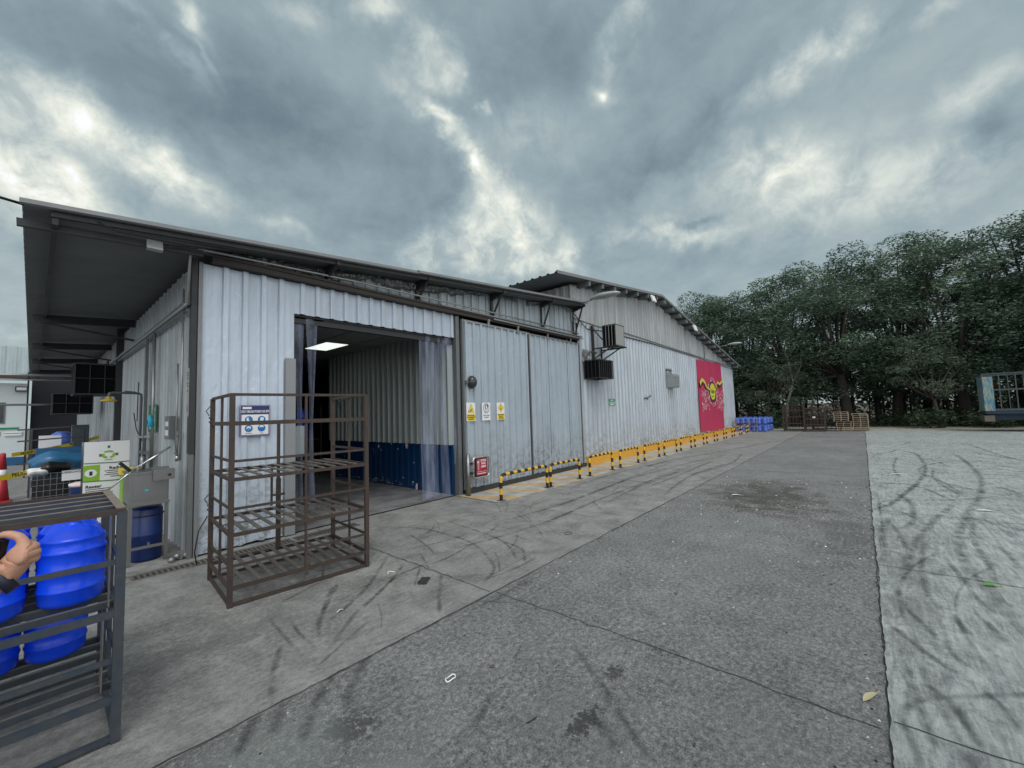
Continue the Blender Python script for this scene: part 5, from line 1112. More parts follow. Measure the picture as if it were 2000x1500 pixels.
# wire basket cart with bags
t = thing('wire_basket', 'black wire mesh basket cart full of dark bags', 'basket', (-1.24, 4.0, .012)); w, d_, h = .56, .5, .80
m = MB().use(M_pipe2)
for k in range(9):
    X = w*k/8; m.bar((X, 0, .08), (X, 0, h), .007); m.bar((X, d_, .08), (X, d_, h), .007)
for k in range(9):
    Z = .08+(h-.08)*k/8; m.bar((0, 0, Z), (w, 0, Z), .008); m.bar((0, d_, Z), (w, d_, Z), .008); m.bar((0, 0, Z), (0, d_, Z), .008); m.bar((w, 0, Z), (w, d_, Z), .008)
m.ob('wire_mesh', None, t); MB().use(M_tarp).box((.02, .03, .09), (w-.02, d_-.02, h-.06)).ob('liner', None, t)
for X in (0, w): MB().use(M_tyre).lathe([(.03, -.012), (.035, 0), (.03, .012)], T(X, .02, .035) @ Matrix.Rotation(R_(90), 4, 'Y'), 10).ob('wheel', None, t)
MB().use(M_tarp).box((0, -.005, .60), (.001, .0, .60)).ob('pin', None, t) if False else None
m = MB().use(M_white); m.box((.33, -.012, .66), (.56, -.006, .82)); q = m.ob('paper_sign', None, t)
m = MB().use(M_ink); m.text('DESECHOS', .045, .445, .79, .013, Matrix(((1, 0, 0, 0), (0, 0, -1, 0), (0, 1, 0, 0), (0, 0, 0, 1))), bold=.001); m.ob('lettering', None, q)
def lump(name, c, r, mat, label, cat, seed=0):
    random.seed(seed); bm = bmesh.new(); bmesh.ops.create_icosphere(bm, subdivisions=3, radius=1)
    for v in bm.verts:
        n_ = 1+.12*math.sin(v.co.x*5+seed)+.10*math.sin(v.co.y*7+v.co.z*4)+random.gauss(0, .025); v.co = Vector((v.co.x*r[0], v.co.y*r[1], v.co.z*r[2]))*n_
    me = bpy.data.meshes.new(name); bm.to_mesh(me); bm.free(); me.materials.append(mat)
    for p in me.polygons: p.use_smooth = True
    o = bpy.data.objects.new(name, me); o.location = c; col.objects.link(o); return tag(o, label, cat)
lump('garbage_bag', (-1.0, 4.2, .88), (.20, .18, .10), M_tarp, 'shiny black bag lying on top of the wire basket', 'bag', 3)
lump('plastic_bag', (-1.16, 4.15, .84), (.12, .14, .07), M_white, 'white crumpled plastic bag on the wire basket', 'bag', 5)
lump('blue_sack', (-.93, 5.2, .92), (.38, .24, .18), M_sack, 'light blue domed sack behind the wire basket', 'sack', 9)
t = thing('blue_bucket', 'blue bucket with a pale lid tucked beside the recycling bin', 'bucket', (-.70, 3.1, .012)); MB().use(M_drum).lathe([(.13, 0), (.16, .62), (.165, .64)], None, 20).ob('bucket_body', None, t); MB().use(M_bwhite).lathe([(.17, .64), (.172, .68), (.10, .70), (.01, .705)], None, 20).ob('lid', None, t)
t = thing('blue_machine', 'blue metal cabinet machine with an orange label', 'machine', (-1.18, 6.5, .012)); MB().use(M_machine).box((0, 0, 0), (.72, .6, 1.10)).ob('cabinet', None, t); MB().use(M_orange).box((.22, -.006, .90), (.42, 0, 1.03)).ob('label_plate', None, t); MB().use(M_blackpaint).box((.18, -.004, .4), (.44, 0, .88)).ob('dark_panel', None, t)
t = thing('white_box_stack', 'pile of white and coloured containers in the dark passage', 'containers', (-1.12, 10.5, .0)); m = MB().use(M_white); m.box((0, 0, 1.0), (.4, .4, 1.32)); m.ob('white_container', None, t); m = MB().use(M_jugf); m.lathe([(.2, 1.0), (.2, 1.35), (.1, 1.42)], T(.42, .2, 0), 16); m.ob('blue_container', None, t); m = MB().use(M_drum); m.box((-.1, -.1, 0), (.9, .6, .98)); m.ob('base_crate', None, t)
t = thing('dark_cart', 'dark steel cart with slatted rails in the passage', 'cart', (-1.25, 8.2, .0)); m = MB().use(M_rackb)
for z in (.75, 1.0, 1.25, 1.5): m.bar((-.2, 0, z), (.85, 0, z+.06), .03)
m.box((.62, 0, 1.0), (.9, .4, 1.58)); m.bar((0, 0, 0), (0, 0, 1.5), .04); m.bar((.8, 0, 0), (.8, 0, 1.5), .04); m.ob('frame', None, t)
# caged AC units on side wall
def side_cage(x0, x1, y, d_, z0, z1, label):
    t = thing('air_conditioner', label, 'air conditioner', (x0, y, z0)); w, h = x1-x0, z1-z0; m = MB().use(M_beam)
    for X in (0, w):
        for Y in (0, d_): m.bar((X, Y, 0), (X, Y, h), .025)
    for Z in (0, h):
        for Y in (0, d_): m.bar((0, Y, Z), (w, Y, Z), .025)
        for X in (0, w): m.bar((X, 0, Z), (X, d_, Z), .025)
    for k in (1, 2): m.bar((w*k/3, -.004, 0), (w*k/3, -.004, h), .012)
    m.bar((0, -.004, h*.52), (w, -.004, h*.52), .012); m.ob('cage_frame', None, t); MB().use(M_blackcage).box((.02, .02, .015), (w-.01, d_-.02, h-.015)).ob('housing', None, t)
side_cage(-.72, -.06, 6.15, .75, 2.20, 2.83, 'large black caged air conditioner hanging under the canopy by the wall post')
side_cage(-.93, -.20, 9.8, .7, 1.88, 2.40, 'second caged air conditioner deeper in the passage')
# cone with tape
t = thing('traffic_cone', 'tall red and white traffic cone at the left edge', 'cone', (-1.63, 7.9, .012))
t.scale = (1, 1, 1.12)
m = MB().use(M_cone); m.box((-.15, -.15, 0), (.15, .15, .03)); m.lathe([(.12, .03), (.075, .42)], None, 18); m.lathe([(.072, .60), (.045, .80), (.05, .82), (.045, .9), (.02, .91)], None, 18); m.ob('cone_body', None, t)
m = MB().use(M_white); m.lathe([(.0755, .42), (.0722, .60)], None, 18); m.ob('white_sleeve', None, t)
def tape(a, b, label):
    a = Vector(a); b = Vector(b); d_ = (b-a); L = d_.length; d_.normalize(); up = Vector((0, 0, 1)); n_ = d_.cross(up).normalized(); u2 = n_.cross(d_)
    M = Matrix((d_, u2, n_)).transposed().to_4x4(); M.translation = a
    m = MB().use(M_tape); n = 12; vs = []
    for i in range(n+1): x = L*i/n; z = -.04*math.sin(math.pi*i/n); vs += [(x, z-.04, 0), (x, z+.04, 0)]
    m.add(vs, [(2*i, 2*i+2, 2*i+3, 2*i+1) for i in range(n)], M); o = tag(m.ob('caution_tape', None, None, tuple(a)), label, 'caution tape')
    m = MB().use(M_ink); k = 0; x = .3
    while x < L-.2: m.text('PELIGRO', .075, x, -.04*math.sin(math.pi*x/L), .002, M, bold=.001); x += .48
    q = m.ob('lettering', None, o); q.location = tuple(-a); return o
tape((-1.9, 3.6, .83), (-1.12, 4.3, .875), 'yellow caution tape lettered PELIGRO in front, above the wire basket')
tape((-1.5, 7.4, 1.0), (-.15, 8.6, 1.26), 'yellow caution tape stretched behind the cone to the passage wall')
# white house at the end
t = thing('white_house', 'white painted house with a dark window and pale roof beyond the side yard', 'house', (-12, 21, 0))
MB().use(M_house).box((0, 0, .35), (10.6, 6, 3.42)).ob('wall', None, t); MB().use(M_machine).box((-.01, -.02, 0), (10.61, 6, .35)).ob('blue_base', None, t)
w0 = MB().use(M_pipe2).box((8.2, -.03, 1.75), (10.02, 0, 2.62)).ob('window', None, t); MB().use(M_glassd).box((8.25, -.05, 1.8), (9.97, -.03, 2.57)).ob('pane', None, w0)
m = MB().use(M_houseroof); corr(m, (-1, -.6, 0), (1, 0, 0), (0, -.3, 0), 12.0, 3.7, 4.9, pitch=.3, kind='trap', depth=.06); m.ob('roof', None, t); MB().use(M_rack).box((-1, -.62, 3.60), (11, .0, 3.70)).ob('roof_edge', None, t)
MB().use(M_green).box((9.7, -.03, 1.5), (10.4, -.0, 1.58)).ob('green_plate', None, t); MB().use(M_white).box((10.02, -.06, 1.24), (10.5, -.03, 1.42)).ob('notice', None, t); MB().use(M_dgreen).box((10.02, -.065, 1.32), (10.5, -.061, 1.34)).ob('notice_stripe', None, t); MB().use(M_acwhite).box((9.76, -.03, 1.26), (9.92, 0, 1.42)).ob('small_notice', None, t)
m = MB().use(M_blackpaint); m.box((10.25, -.2, 3.08), (10.6, -.02, 3.28)); f0 = m.ob('floodlight', None, t); MB().use(M_white).box((10.29, -.21, 3.12), (10.56, -.2, 3.24)).ob('lens', None, f0)
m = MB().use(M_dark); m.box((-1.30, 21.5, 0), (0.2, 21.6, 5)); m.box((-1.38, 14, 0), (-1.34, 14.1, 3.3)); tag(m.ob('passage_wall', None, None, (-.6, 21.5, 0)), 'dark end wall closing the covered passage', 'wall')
m = MB().use(M_pipe); m.tube([(-6, 13, 3.05), (-.3, 10.5, 2.93)], .03, 8); m.tube([(-6, 13, 2.93), (-.3, 10.5, 2.80)], .02, 8); m.tube([(-6, 11, 2.16), (-.8, 9.9, 2.12)], .025, 8); tag(m.ob('overhead_pipes', None, None, (-1, 12, 3)), 'thin horizontal pipes crossing the side yard at the passage', 'pipe')
t = thing('sawhorse', 'small pale folding stand on the side yard floor', 'stand', (-1.20, 9.5, 0.01)); m = MB().use(M_acwhite)
for s_ in (-1, 1):
    for q in (0, .25): m.bar((s_*.12, q, 0), (0, q, .35), .03)
m.bar((0, -.02, .36), (0, .3, .36), .05); m.ob('frame', None, t)
# indoor drums
t = thing('indoor_rack', 'dark rack holding blue drums at the back of the bay', 'rack', (3.0, 5.6, .012)); m = MB().use(M_rack)
for X in (0, 1.0):
    for Y in (0, .6): m.bar((X, Y, 0), (X, Y, 1.9), .04)
for z in (.25, .95): m.box((0, 0, z), (1.0, .6, z+.03))
m.ob('frame', None, t)
for i, (x, z) in enumerate(((3.22, .30), (3.22, .99), (3.62, .99), (3.22, 1.42), (3.62, 1.42))):
    o = MB().use(M_jug).lathe([(.14, 0), (.17, .02), (.17, .38), (.12, .42), (.03, .425)], None, 20).ob('indoor_drum'); o.location = (x, 5.9, z)
    tag(o, ['blue drum on the bottom board of the indoor rack', 'left blue drum on the indoor rack, middle level', 'right blue drum on the indoor rack, middle level', 'left blue drum on top of the indoor rack stack', 'right blue drum on top of the indoor rack stack'][i], 'drum', 'blue drums on the indoor rack')
t = thing('dispenser_box', 'pale grey dispenser box hung on the bay wall behind the rack', 'dispenser', (1.12, .35, 1.0)); MB().use(M_acgrey).box((0, 0, 0), (.25, .12, .45)).ob('box', None, t); MB().use(M_wire).tube([(-.02, 0, .5), (-.05, -.03, .3), (0, 0, .1)], .008, 5).ob('hose', None, t)

# ================================================================== LITTER
def litter(name, pts, mat, label, cat, r=.004, closed=False, z=.014):
    m = MB().use(mat); m.tube([(p[0], p[1], z+(p[2] if len(p) > 2 else 0)) for p in pts], r, 6, closed=closed); c = pts[0]; return tag(m.ob(name, None, None, (c[0], c[1], 0)), label, cat)
c = G(880, 1327); litter('plastic_strap', [(c[0]+.035*math.cos(a), c[1]+.02*math.sin(a), .004*math.sin(3*a)) for a in [k*math.pi/8 for k in range(16)]], M_white, 'white plastic strap ring lying on the rough lane', 'strap', .004, True, .008)
c = G(760, 1121); litter('paper_scrap', [(c[0]-.03, c[1]-.02), (c[0], c[1]+.01, .01), (c[0]+.03, c[1]), (c[0]+.04, c[1]-.03)], M_white, 'curled white scrap near the empty rack', 'scrap', .004)
c = G(665, 1197); litter('paper_scrap', [(c[0]-.03, c[1]), (c[0], c[1]+.01, .01), (c[0]+.03, c[1]+.01)], M_white, 'small white scrap on the apron below the empty rack', 'scrap', .003)
c = G(962, 1303); litter('wire_ring', [(c[0]+.015*math.cos(a), c[1]+.012*math.sin(a)) for a in [k*math.pi/6 for k in range(12)]], M_rack, 'tiny dark wire ring on the rough lane', 'ring', .002, True, .006)
c = G(1110, 1043); litter('wire_ring', [(c[0]+.06*math.cos(a), c[1]+.04*math.sin(a)) for a in [k*math.pi/6 for k in range(12)]], M_blackpaint, 'dark wire ring on the apron by the joint', 'ring', .003, True, .012)
c = G(1040, 1409); litter('twig', [(c[0]-.03, c[1]+.01), (c[0], c[1]-.002, .003), (c[0]+.03, c[1]-.003)], M_ink, 'short dark twig on the rough lane', 'twig', .003, False, .006)
c = G(828, 1137); m = MB().use(M_grime)
for k in range(16): m.poly([(random.uniform(-.07, .07), random.uniform(-.045, .045)) for _ in range(1)]+[(random.uniform(-.07, .0), random.uniform(0, .045)), (random.uniform(.0, .07), random.uniform(-.045, 0))], .0, T(c[0], c[1], .012+k*.0008) @ Matrix.Rotation(.5, 4, 'Z'), .003)
m.box((-.075, -.04, 0), (.075, .04, .006), T(c[0], c[1], .012) @ Matrix.Rotation(.7, 4, 'Z')); tag(m.ob('dark_rag', None, None, (c[0], c[1], 0)), 'flat dark rag on the apron in front of the empty rack', 'rag')
def leaf(name, c, L, w, rz, mat, label, z):
    m = MB().use(mat, True); vs = []; n = 8
    for i in range(n+1):
        q = i/n; ww = w*math.sin(math.pi*q**.8)*.5+.0015; zz_ = .012*math.sin(math.pi*q); vs += [(L*(q-.5), -ww, zz_+.003), (L*(q-.5), 0, zz_), (L*(q-.5), ww, zz_+.004)]
    fs = []
    for i in range(n): fs += [(3*i, 3*i+3, 3*i+4, 3*i+1), (3*i+1, 3*i+4, 3*i+5, 3*i+2)]
    m.add(vs, fs, T(c[0], c[1], z) @ Matrix.Rotation(rz, 4, 'Z')); m.tube([tuple(T(c[0], c[1], z) @ Matrix.Rotation(rz, 4, 'Z') @ Vector(p)) for p in ((L*.48, 0, .002), (L*.75, .006, .003))], .0018, 5)
    return tag(m.ob(name, None, None, (c[0], c[1], 0)), label, 'leaf')
leaf('dry_leaf', G(1700, 1365), .13, .03, R_(-25), M_dryleaf, 'long dry tan leaf near the lane edge', .006)
leaf('green_leaf', G(1938, 1149), .10, .05, R_(-70), M_leafy, 'bright green leaf on the pale slab', .019)
leaf('pale_leaf', G(1925, 1001), .20, .06, R_(-80), M_white, 'pale leaf farther back on the pale slab', .019)
leaf('pale_scrap', G(1438, 968), .16, .05, R_(-60), M_white, 'white scrap on the dark stain', .006)
leaf('pale_scrap', G(1752, 928), .22, .05, R_(-80), M_white, 'white scrap on the slab near the joint', .019)
leaf('pale_scrap', G(1685, 851), .25, .08, R_(-80), M_white, 'white scrap far away before the pallets', .02)
m = MB().use(M_rackd)
for k in range(900):
    x = random.uniform(-1.0, 9) ; y = random.uniform(-5.9, -3.45) if random.random() < .75 else -5.95+abs(random.gauss(0, .05)); s_ = random.uniform(.003, .010)*(1+.12*max(0, x))
    m.use(random.choice((M_rackd, M_foil, M_pipe, M_grime))); a = random.random()*6
    m.add([(x+s_*math.cos(a+q)*random.uniform(.6, 1.3), y+s_*math.sin(a+q)*random.uniform(.6, 1.3), .0) for q in (0, 2.1, 4.2)]+[(x, y, s_*.8)], [(0, 1, 3), (1, 2, 3), (2, 0, 3)])
tag(m.ob('gravel_grit'), 'loose grit and pebbles scattered on the rough lane', None, None, 'stuff')

# ================================================================== FAR YARD
def pallet():
    m = MB().use(M_wood); 
    for k in range(3): m.box((0, k*.375, .012), (.78, k*.375+.045, .082))
    for k in range(6): x = k*.136; m.box((x, 0, .082), (x+.095, .80, .098)); 
    for k in (0, 2.5, 5): x = k*.136; m.box((x, 0, -.002), (x+.095, .80, .012))
    return m
pal0 = None
for (bx_, by_, n, nm, mt) in ((26.35, -5.42, 10, 'left', 0), (26.40, -6.10, 9, 'right', 0)):
    for i in range(n):
        if pal0 is None: c = pallet().ob('pallet'); pal0 = c
        else: c = pal0.copy(); col.objects.link(c)
        dx = random.uniform(-.03, .03)+(.0 if i < n*.6 else .0); dy = random.uniform(-.02, .02)+(.10 if (nm == 'left' and i > 4) else 0)+(.05 if nm == 'right' and i == n-1 else 0)
        c.scale = (.82, .78, 1.0); c.location = (bx_+dx, by_+dy, .012+i*.1); c.rotation_euler = (0, 0, random.uniform(-.03, .03)); 
        pos = 'lowest' if i == 0 else ('topmost' if i == n-1 else ['', 'second', 'third', 'fourth', 'fifth', 'sixth', 'seventh', 'eighth', 'ninth'][i]+' from the bottom')
        tag(c, f'wooden pallet, {pos} in the {nm} pallet stack', 'pallet', 'wooden pallets stacked by the trees')
def far_cage(x, y, W_, D, H, rz, label):
    t = thing('steel_cage', label, 'cage', (x, y, .01), rz, 'empty steel cages by the trees'); m = MB().use(M_rack)
    for X in (0, D):
        for Y in (0, W_): MB().use(M_rack).bar((X, Y, 0), (X, Y, H), .05).ob('corner_post', None, t)
    m = MB().use(M_rack)
    for k in range(1, 6): Y = W_*k/6; m.bar((0, Y, .05), (0, Y, H), .022); m.bar((D, Y, .05), (D, Y, H), .022)
    for k in range(1, 4): X = D*k/4; m.bar((X, 0, .05), (X, 0, H), .022); m.bar((X, W_, .05), (X, W_, H), .022)
    for z in (.08, H*.3, H*.55, H*.8, H): 
        for X in (0, D): m.bar((X, 0, z), (X, W_, z), .036)
        for Y in (0, W_): m.bar((0, Y, z), (D, Y, z), .036)
    for z in (.08, H*.4, H*.7):
        for k in range(1, 6): Y = W_*k/6; m.bar((0, Y, z), (D, Y, z), .02)
    m.ob('bars', None, t); return t
far_cage(25.8, -3.46, .92, .8, 1.42, 0, 'left tall empty steel cage among the group before the trees')
c2_ = far_cage(25.7, -4.36, .88, .8, 1.22, 0, 'lower empty steel cage in the middle with a small white tag')
MB().use(M_white).box((-.04, .38, .72), (-.03, .50, .80)).ob('white_tag', None, c2_)
far_cage(26.75, -4.95, 1.2, .8, 1.46, 0, 'tall empty steel cage standing behind, next to the pallets')
# far jugs
js = jug_mesh(M_jugf).ob('water_jug'); n_ = 0
t = thing('jug_crate', 'pale steel frame crate around the wrapped blue jugs', 'crate', (25.2, -1.35, .01)); m = MB().use(M_pipe)
for X in (0, .8):
    for Y in (0, 1.05): m.bar((X, Y, 0), (X, Y, .8), .03)
for z in (.05, .3, .55): 
    for X in (0, .8): m.bar((X, 0, z), (X, 1.05, z), .025)
m.ob('frame', None, t)
first = True
for r_ in range(3):
    for cidx in range(6):
        for l in range(2):
            if first: c = js; first = False
            else: c = js.copy(); col.objects.link(c)
            c.location = (25.35+r_*.85, -.35-cidx*.27-r_*.02, .03+l*.41); c.scale = (1, 1, .88); c.rotation_euler = (0, 0, random.random()*6)
            tag(c, 'far wrapped blue jug, %s layer, %s row, %s from the left' % (('lower', 'upper')[l], ('near', 'middle', 'rear')[r_], ('first', 'second', 'third', 'fourth', 'fifth', 'sixth')[cidx]), 'water jug', 'wrapped blue jugs past the far corner')

# truck
TK = thing('cage_truck', 'dark blue cage-bodied truck at the right edge with a colourful worn rear panel', 'truck', (26.2, -10.05, .01), R_(-4))
L_ = 5.6; Wt = 2.1; zb = .95; zt = 2.55
MB().use(M_truckblue).box((0, -L_, zb-.16), (Wt, 0, zb)).ob('bed', None, TK)
MB().use(M_truckrail).box((-.03, -L_, zb-.02), (0, 0, zb+.06)).ob('bed_edge', None, TK)
m = MB().use(M_truckrail)
for X in (0, Wt):
    for k in range(13): Y = -L_*k/12; m.bar((X, Y, zb), (X, Y, zt), .035 if k % 4 else .055)
    for z in (zb+.9, zt): m.bar((X, -L_, z), (X, 0, z), .05)
for Y in (0, -L_): m.bar((0, Y, zt), (Wt, Y, zt), .05)
m.ob('cage_rails', None, TK)
m = MB().use(M_graphic); m.box((.02, .0, zb-.03), (Wt-.02, .03, zt-.12)); m.box((-.045, -.28, zb-.03), (-.005, .02, zt-.12)); m.ob('rear_panel', None, TK)
MB().use(M_rackd).box((.05, -.25, .45), (Wt-.05, .05, .72)).ob('rear_bumper', None, TK)
MB().use(M_truckblue).box((.5, -L_-1.6, .5), (.7, -.1, zb-.16)).box((1.4, -L_-1.6, .5), (1.6, -.1, zb-.16)).box((.25, -2.6, .42), (.5, -1.2, .78)).ob('chassis', None, TK)
for (X, Y) in ((.18, -3.3), (Wt-.18, -3.3), (.18, -L_-.7), (Wt-.18, -L_-.7)):
    w0 = MB().use(M_tyre).lathe([(.20, -.13), (.40, -.13), (.43, -.08), (.43, .08), (.40, .13), (.20, .13)], T(X, Y, .43) @ Matrix.Rotation(R_(90), 4, 'Y'), 24).ob('wheel', None, TK); MB().use(M_pipe2).lathe([(.05, -.12), (.19, -.10), (.19, .10), (.05, .12)], T(X, Y, .43) @ Matrix.Rotation(R_(90), 4, 'Y'), 16).ob('rim', None, w0)
m = MB().use(M_truckblue); m.box((.05, -L_-1.7, .6), (Wt-.05, -L_-.1, 2.3)); cb = m.ob('cab', None, TK); MB().use(M_glassd).box((.03, -L_-1.5, 1.5), (.05, -L_-.5, 2.1)).ob('window', None, cb); MB().use(M_glassd).box((.2, -L_-1.72, 1.45), (Wt-.2, -L_-1.7, 2.15)).ob('windscreen', None, cb)

# ================================================================== TREES
def leaf_mesh(name, centers, radii, per, size, mat, flat=.55, droop=.5, tint_rng=.25):
    """many small leaf clumps spread on and inside lumpy pads"""
    P = []; Tn = []
    for (c, r) in zip(centers, radii):
        n = int(per*(r[0]*r[1]+r[0]*r[2])/2); d_ = rng.normal(size=(n, 3)); d_ /= np.linalg.norm(d_, axis=1)[:, None]
        rad = rng.uniform(.35, 1.08, n)**.5; p = c + d_*np.array(r)*rad[:, None]; P.append(p); Tn.append(np.clip(rng.normal(.42+rng.normal(0, .13), .22, n), 0, 1))
    P = np.concatenate(P); Tn = np.concatenate(Tn); n = len(P)
    a = rng.uniform(0, 6.283, n); s_ = rng.uniform(.6, 1.35, n)*size; ax = np.stack([np.cos(a), np.sin(a), rng.normal(-.35, .35, n)*droop*1.4], 1); ax /= np.linalg.norm(ax, axis=1)[:, None]
    nr = rng.normal(size=(n, 3))*.75+np.array([0, 0, 1.]); b = np.cross(ax, nr); b /= np.linalg.norm(b, axis=1)[:, None]+1e-9
    w = s_*rng.uniform(.30, .5, n)
    v = np.stack([P-ax*s_[:, None]*.5, P+b*w[:, None]*.5, P+ax*s_[:, None]*.5, P-b*w[:, None]*.5], 1).reshape(-1, 3)
    me = bpy.data.meshes.new(name); me.vertices.add(4*n); me.vertices.foreach_set('co', v.ravel()); me.loops.add(4*n); me.loops.foreach_set('vertex_index', np.arange(4*n, dtype=np.int32))
    me.polygons.add(n); me.polygons.foreach_set('loop_start', np.arange(0, 4*n, 4, dtype=np.int32)); me.polygons.foreach_set('loop_total', np.full(n, 4, dtype=np.int32))
    at = me.attributes.new('tint', 'FLOAT', 'FACE'); at.data.foreach_set('value', Tn.astype(np.float32)); me.materials.append(mat); me.update(); me.validate(); return me
def tree_kind(seed, H, CR, mat, crown_lo=.35, npad=46, per=95, size=.30, trunk_r=.22):
    global rng; rng = np.random.default_rng(seed); random.seed(seed)
    cs = []; rs = []; mb = MB().use(M_bark, True)
    lean = (random.uniform(-.5, .5), random.uniform(-.5, .5)); fork = H*.30
    mb.tube([(0, 0, 0), (lean[0]*.2, lean[1]*.2, fork*.5), (lean[0]*.5, lean[1]*.5, fork)], [trunk_r*1.35, trunk_r, trunk_r*.85], 10)
    for k in range(npad):
        a = rng.uniform(0, 6.283); q = rng.uniform(crown_lo, 1); rad = CR*math.sqrt(max(.05, 1-((q-.62)/.46)**2))*rng.uniform(.25, 1.0)
        c = np.array([math.cos(a)*rad+lean[0], math.sin(a)*rad+lean[1], H*q-.3]); r0 = rng.uniform(.7, 1.3)*CR*.23
        cs.append(c); rs.append((r0, r0, r0*.62))
    for k in range(0, npad, 3):
        c = cs[k]; mid_ = np.array([c[0]*.45+lean[0]*.5, c[1]*.45+lean[1]*.5, fork+(c[2]-fork)*.45]); mb.tube([(lean[0]*.5, lean[1]*.5, fork-.1), tuple(mid_), tuple(c)], [trunk_r*.5, trunk_r*.28, .03], 6)
    me = mb; trunk = me.ob('trunk'); crown = leaf_mesh('crown', cs, rs, per, size, mat)
    co = bpy.data.objects.new('crown', crown); col.objects.link(co); return trunk, co
kinds = [tree_kind(1, 10.5, 3.7, M_leaf, .20, 95, 560, .165), tree_kind(2, 11.5, 4.1, M_leaf, .22, 100, 520, .17, .26), tree_kind(3, 9.8, 3.4, M_leaf, .20, 90, 600, .16), tree_kind(4, 6.0, 2.0, M_leaf2, .32, 40, 1000, .11, .10), tree_kind(5, 11, 3.8, M_leaf, .15, 80, 260, .25, .2)]
usedk = set()
def put_tree(k, x, y, s, label, grp, rz=None, sz=1.0):
    tr, cr_ = kinds[k]
    t = thing('tree', label, 'tree', (x, y, -.05), random.random()*6 if rz is None else rz, grp); t.scale = (s, s, s*sz)
    if k not in usedk: a, b = tr, cr_; usedk.add(k)
    else: a, b = tr.copy(), cr_.copy(); col.objects.link(a); col.objects.link(b)
    a.parent = t; b.parent = t; return t
g1 = 'large dark trees along the far edge of the yard'
front = [(2, 32.5, 6.4, .84, 'leftmost dark tree, half hidden behind the falling roof of the tall warehouse'), (1, 33.5, 3.4, .92, 'dark tree rising just above the far street lamp'), (0, 33.5, .4, .98, 'dark tree right of the far street lamp, behind the blue jugs'), (2, 34, -2.2, 1.12, 'dark tree straight behind the steel cages'),
         (1, 33, -5.2, 1.0, 'big tree with a thick trunk behind the pallet stacks'), (0, 35.5, -7.6, 1.13, 'tall domed tree right of the pallet stacks'), (2, 33.5, -10.4, 1.12, 'dark tree above the small pale tree'), (1, 34.5, -13.0, 1.02, 'dark tree left of the cage truck'), (0, 32.5, -15.5, 1.06, 'tall dark tree above the cage truck'), (1, 31.5, -18.6, 1.02, 'tallest dark tree at the right edge of the picture')]
for k, x, y, s, lb in front: put_tree(k, x, y, s, lb, g1)
put_tree(3, 30.2, -9.0, .86, 'small pale grey-green tree standing alone in front of the dark trees', None)
put_tree(3, 30.6, -1.0, .92, 'low bushy pale tree behind the steel cages', None, sz=.9)
put_tree(3, 31.3, -14.2, .9, 'small pale tree behind the cage truck', None)
g2 = 'trees standing in the second row of the wood'
for i, (x, y) in enumerate([(41, 9), (42, 4), (40, -.5), (42, -5), (41, -9.5), (42, -14), (41, -18.5), (43, -23), (40, -27)]):
    t = put_tree(4, x, y, .95+.05*math.sin(i*2), ('first', 'second', 'third', 'fourth', 'fifth', 'sixth', 'seventh', 'eighth', 'ninth')[i]+' tree from the left in the back row of the wood', g2)
# forest mass far behind, thin trunks, undergrowth
rng = np.random.default_rng(77); random.seed(77)
cs = [np.array([rng.uniform(47, 56), rng.uniform(-48, 24), rng.uniform(.3, 7.5)]) for _ in range(330)]; rs = [(2.0, 2.2, 1.3)]*330
me = leaf_mesh('distant_wood', cs, rs, 34, .5, M_leaf3); o = bpy.data.objects.new('distant_wood', me); col.objects.link(o); tag(o, 'distant wood of leaves seen behind the rows of trees', None, None, 'stuff')
m = MB().use(M_bark, True)
for i in range(120): x = random.uniform(36, 47); y = random.uniform(-34, 14); h = random.uniform(4, 7); r = random.uniform(.05, .12); m.tube([(x, y, -.1), (x+random.uniform(-.3, .3), y+random.uniform(-.3, .3), h)], [r, r*.6], 6, caps=False)
tag(m.ob('thin_trunks'), 'crowd of thin young trunks in the shade of the wood', None, None, 'stuff')
cs = [np.array([rng.uniform(37.5, 40), rng.uniform(-32, 13), rng.uniform(.2, 4.8)]) for _ in range(330)]; rs = [(1.1, 1.3, .8)]*330
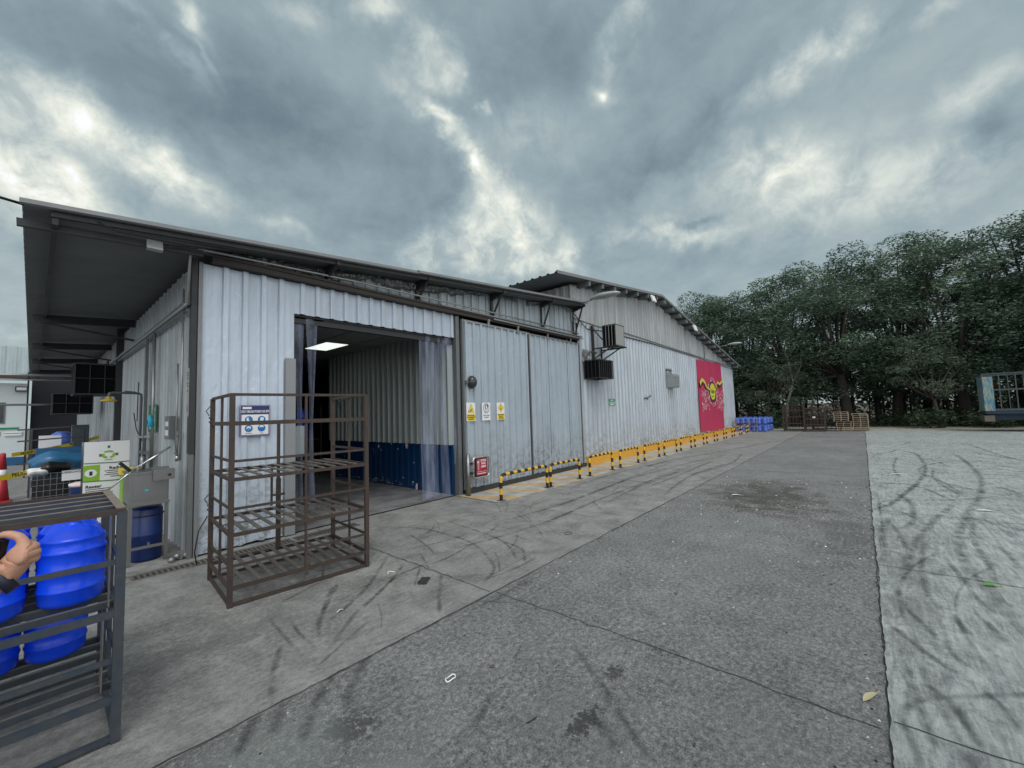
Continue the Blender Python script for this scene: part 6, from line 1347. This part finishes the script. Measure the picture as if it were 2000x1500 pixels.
me = leaf_mesh('understorey', cs, rs, 80, .26, M_leaf3); o = bpy.data.objects.new('understorey', me); col.objects.link(o); tag(o, 'dark leafy understorey filling the shade between the trunks', None, None, 'stuff')
cs = []; rs = []
for _ in range(120): y = rng.uniform(-26, 9); cs.append(np.array([rng.uniform(32.5, 38), y, rng.uniform(.0, .7)])); rs.append((.9, 1.0, .55))
me = leaf_mesh('undergrowth', cs, rs, 330, .14, M_leaf3); o = bpy.data.objects.new('undergrowth', me); col.objects.link(o); tag(o, 'low dark undergrowth along the foot of the trees', None, None, 'stuff')
def shrub(x, y, r, h, label, seed):
    global rng; rng = np.random.default_rng(seed); t = thing('shrub', label, 'shrub', (x, y, -.04)); cs = [np.array([rng.normal(0, r*.4), rng.normal(0, r*.4), rng.uniform(.2, h)]) for _ in range(14)]
    me = leaf_mesh('foliage', cs, [(r*.5, r*.5, .3)]*14, 420, .16, M_leaf3); o = bpy.data.objects.new('foliage', me); col.objects.link(o); o.parent = t
    MB().use(M_bark).tube([(0, 0, 0), (0, .05, h*.6)], [.05, .02], 6).ob('stem', None, t)
shrub(30.0, -8.6, .9, .8, 'dark green shrub at the foot of the small pale tree', 21)
shrub(29.5, -1.6, .9, 1.5, 'dark fern-like shrub behind the blue jugs', 22)
shrub(30.8, -11.0, 1.0, .7, 'low shrub between the pale tree and the truck', 23)
# bare branches
t = thing('bare_tree', 'leafless pale branches showing among the dark crowns', 'tree', (31.5, -1.9, -.05)); m = MB().use(M_pale_bark, True)
m.tube([(0, 0, 0), (.1, -.2, 1.6), (.2, -.6, 3.0), (.1, -.4, 4.6), (.2, -.1, 5.6)], [.10, .08, .06, .05, .02], 8); m.tube([(.2, -.6, 3.0), (0, -1.1, 4.0), (0, -1.2, 5.2)], [.05, .04, .015], 6); m.tube([(.1, -.4, 4.6), (.1, -.9, 5.4), (.1, -1.1, 6.2)], [.04, .03, .012], 6); m.tube([(.2, -.5, 3.6), (.1, .5, 4.4), (.1, .9, 5.0)], [.04, .03, .012], 6); m.ob('trunk', None, t)

for o in list(bpy.data.objects):
    if o.name in ('tmp', 'x') and o.users_collection == (): bpy.data.objects.remove(o)
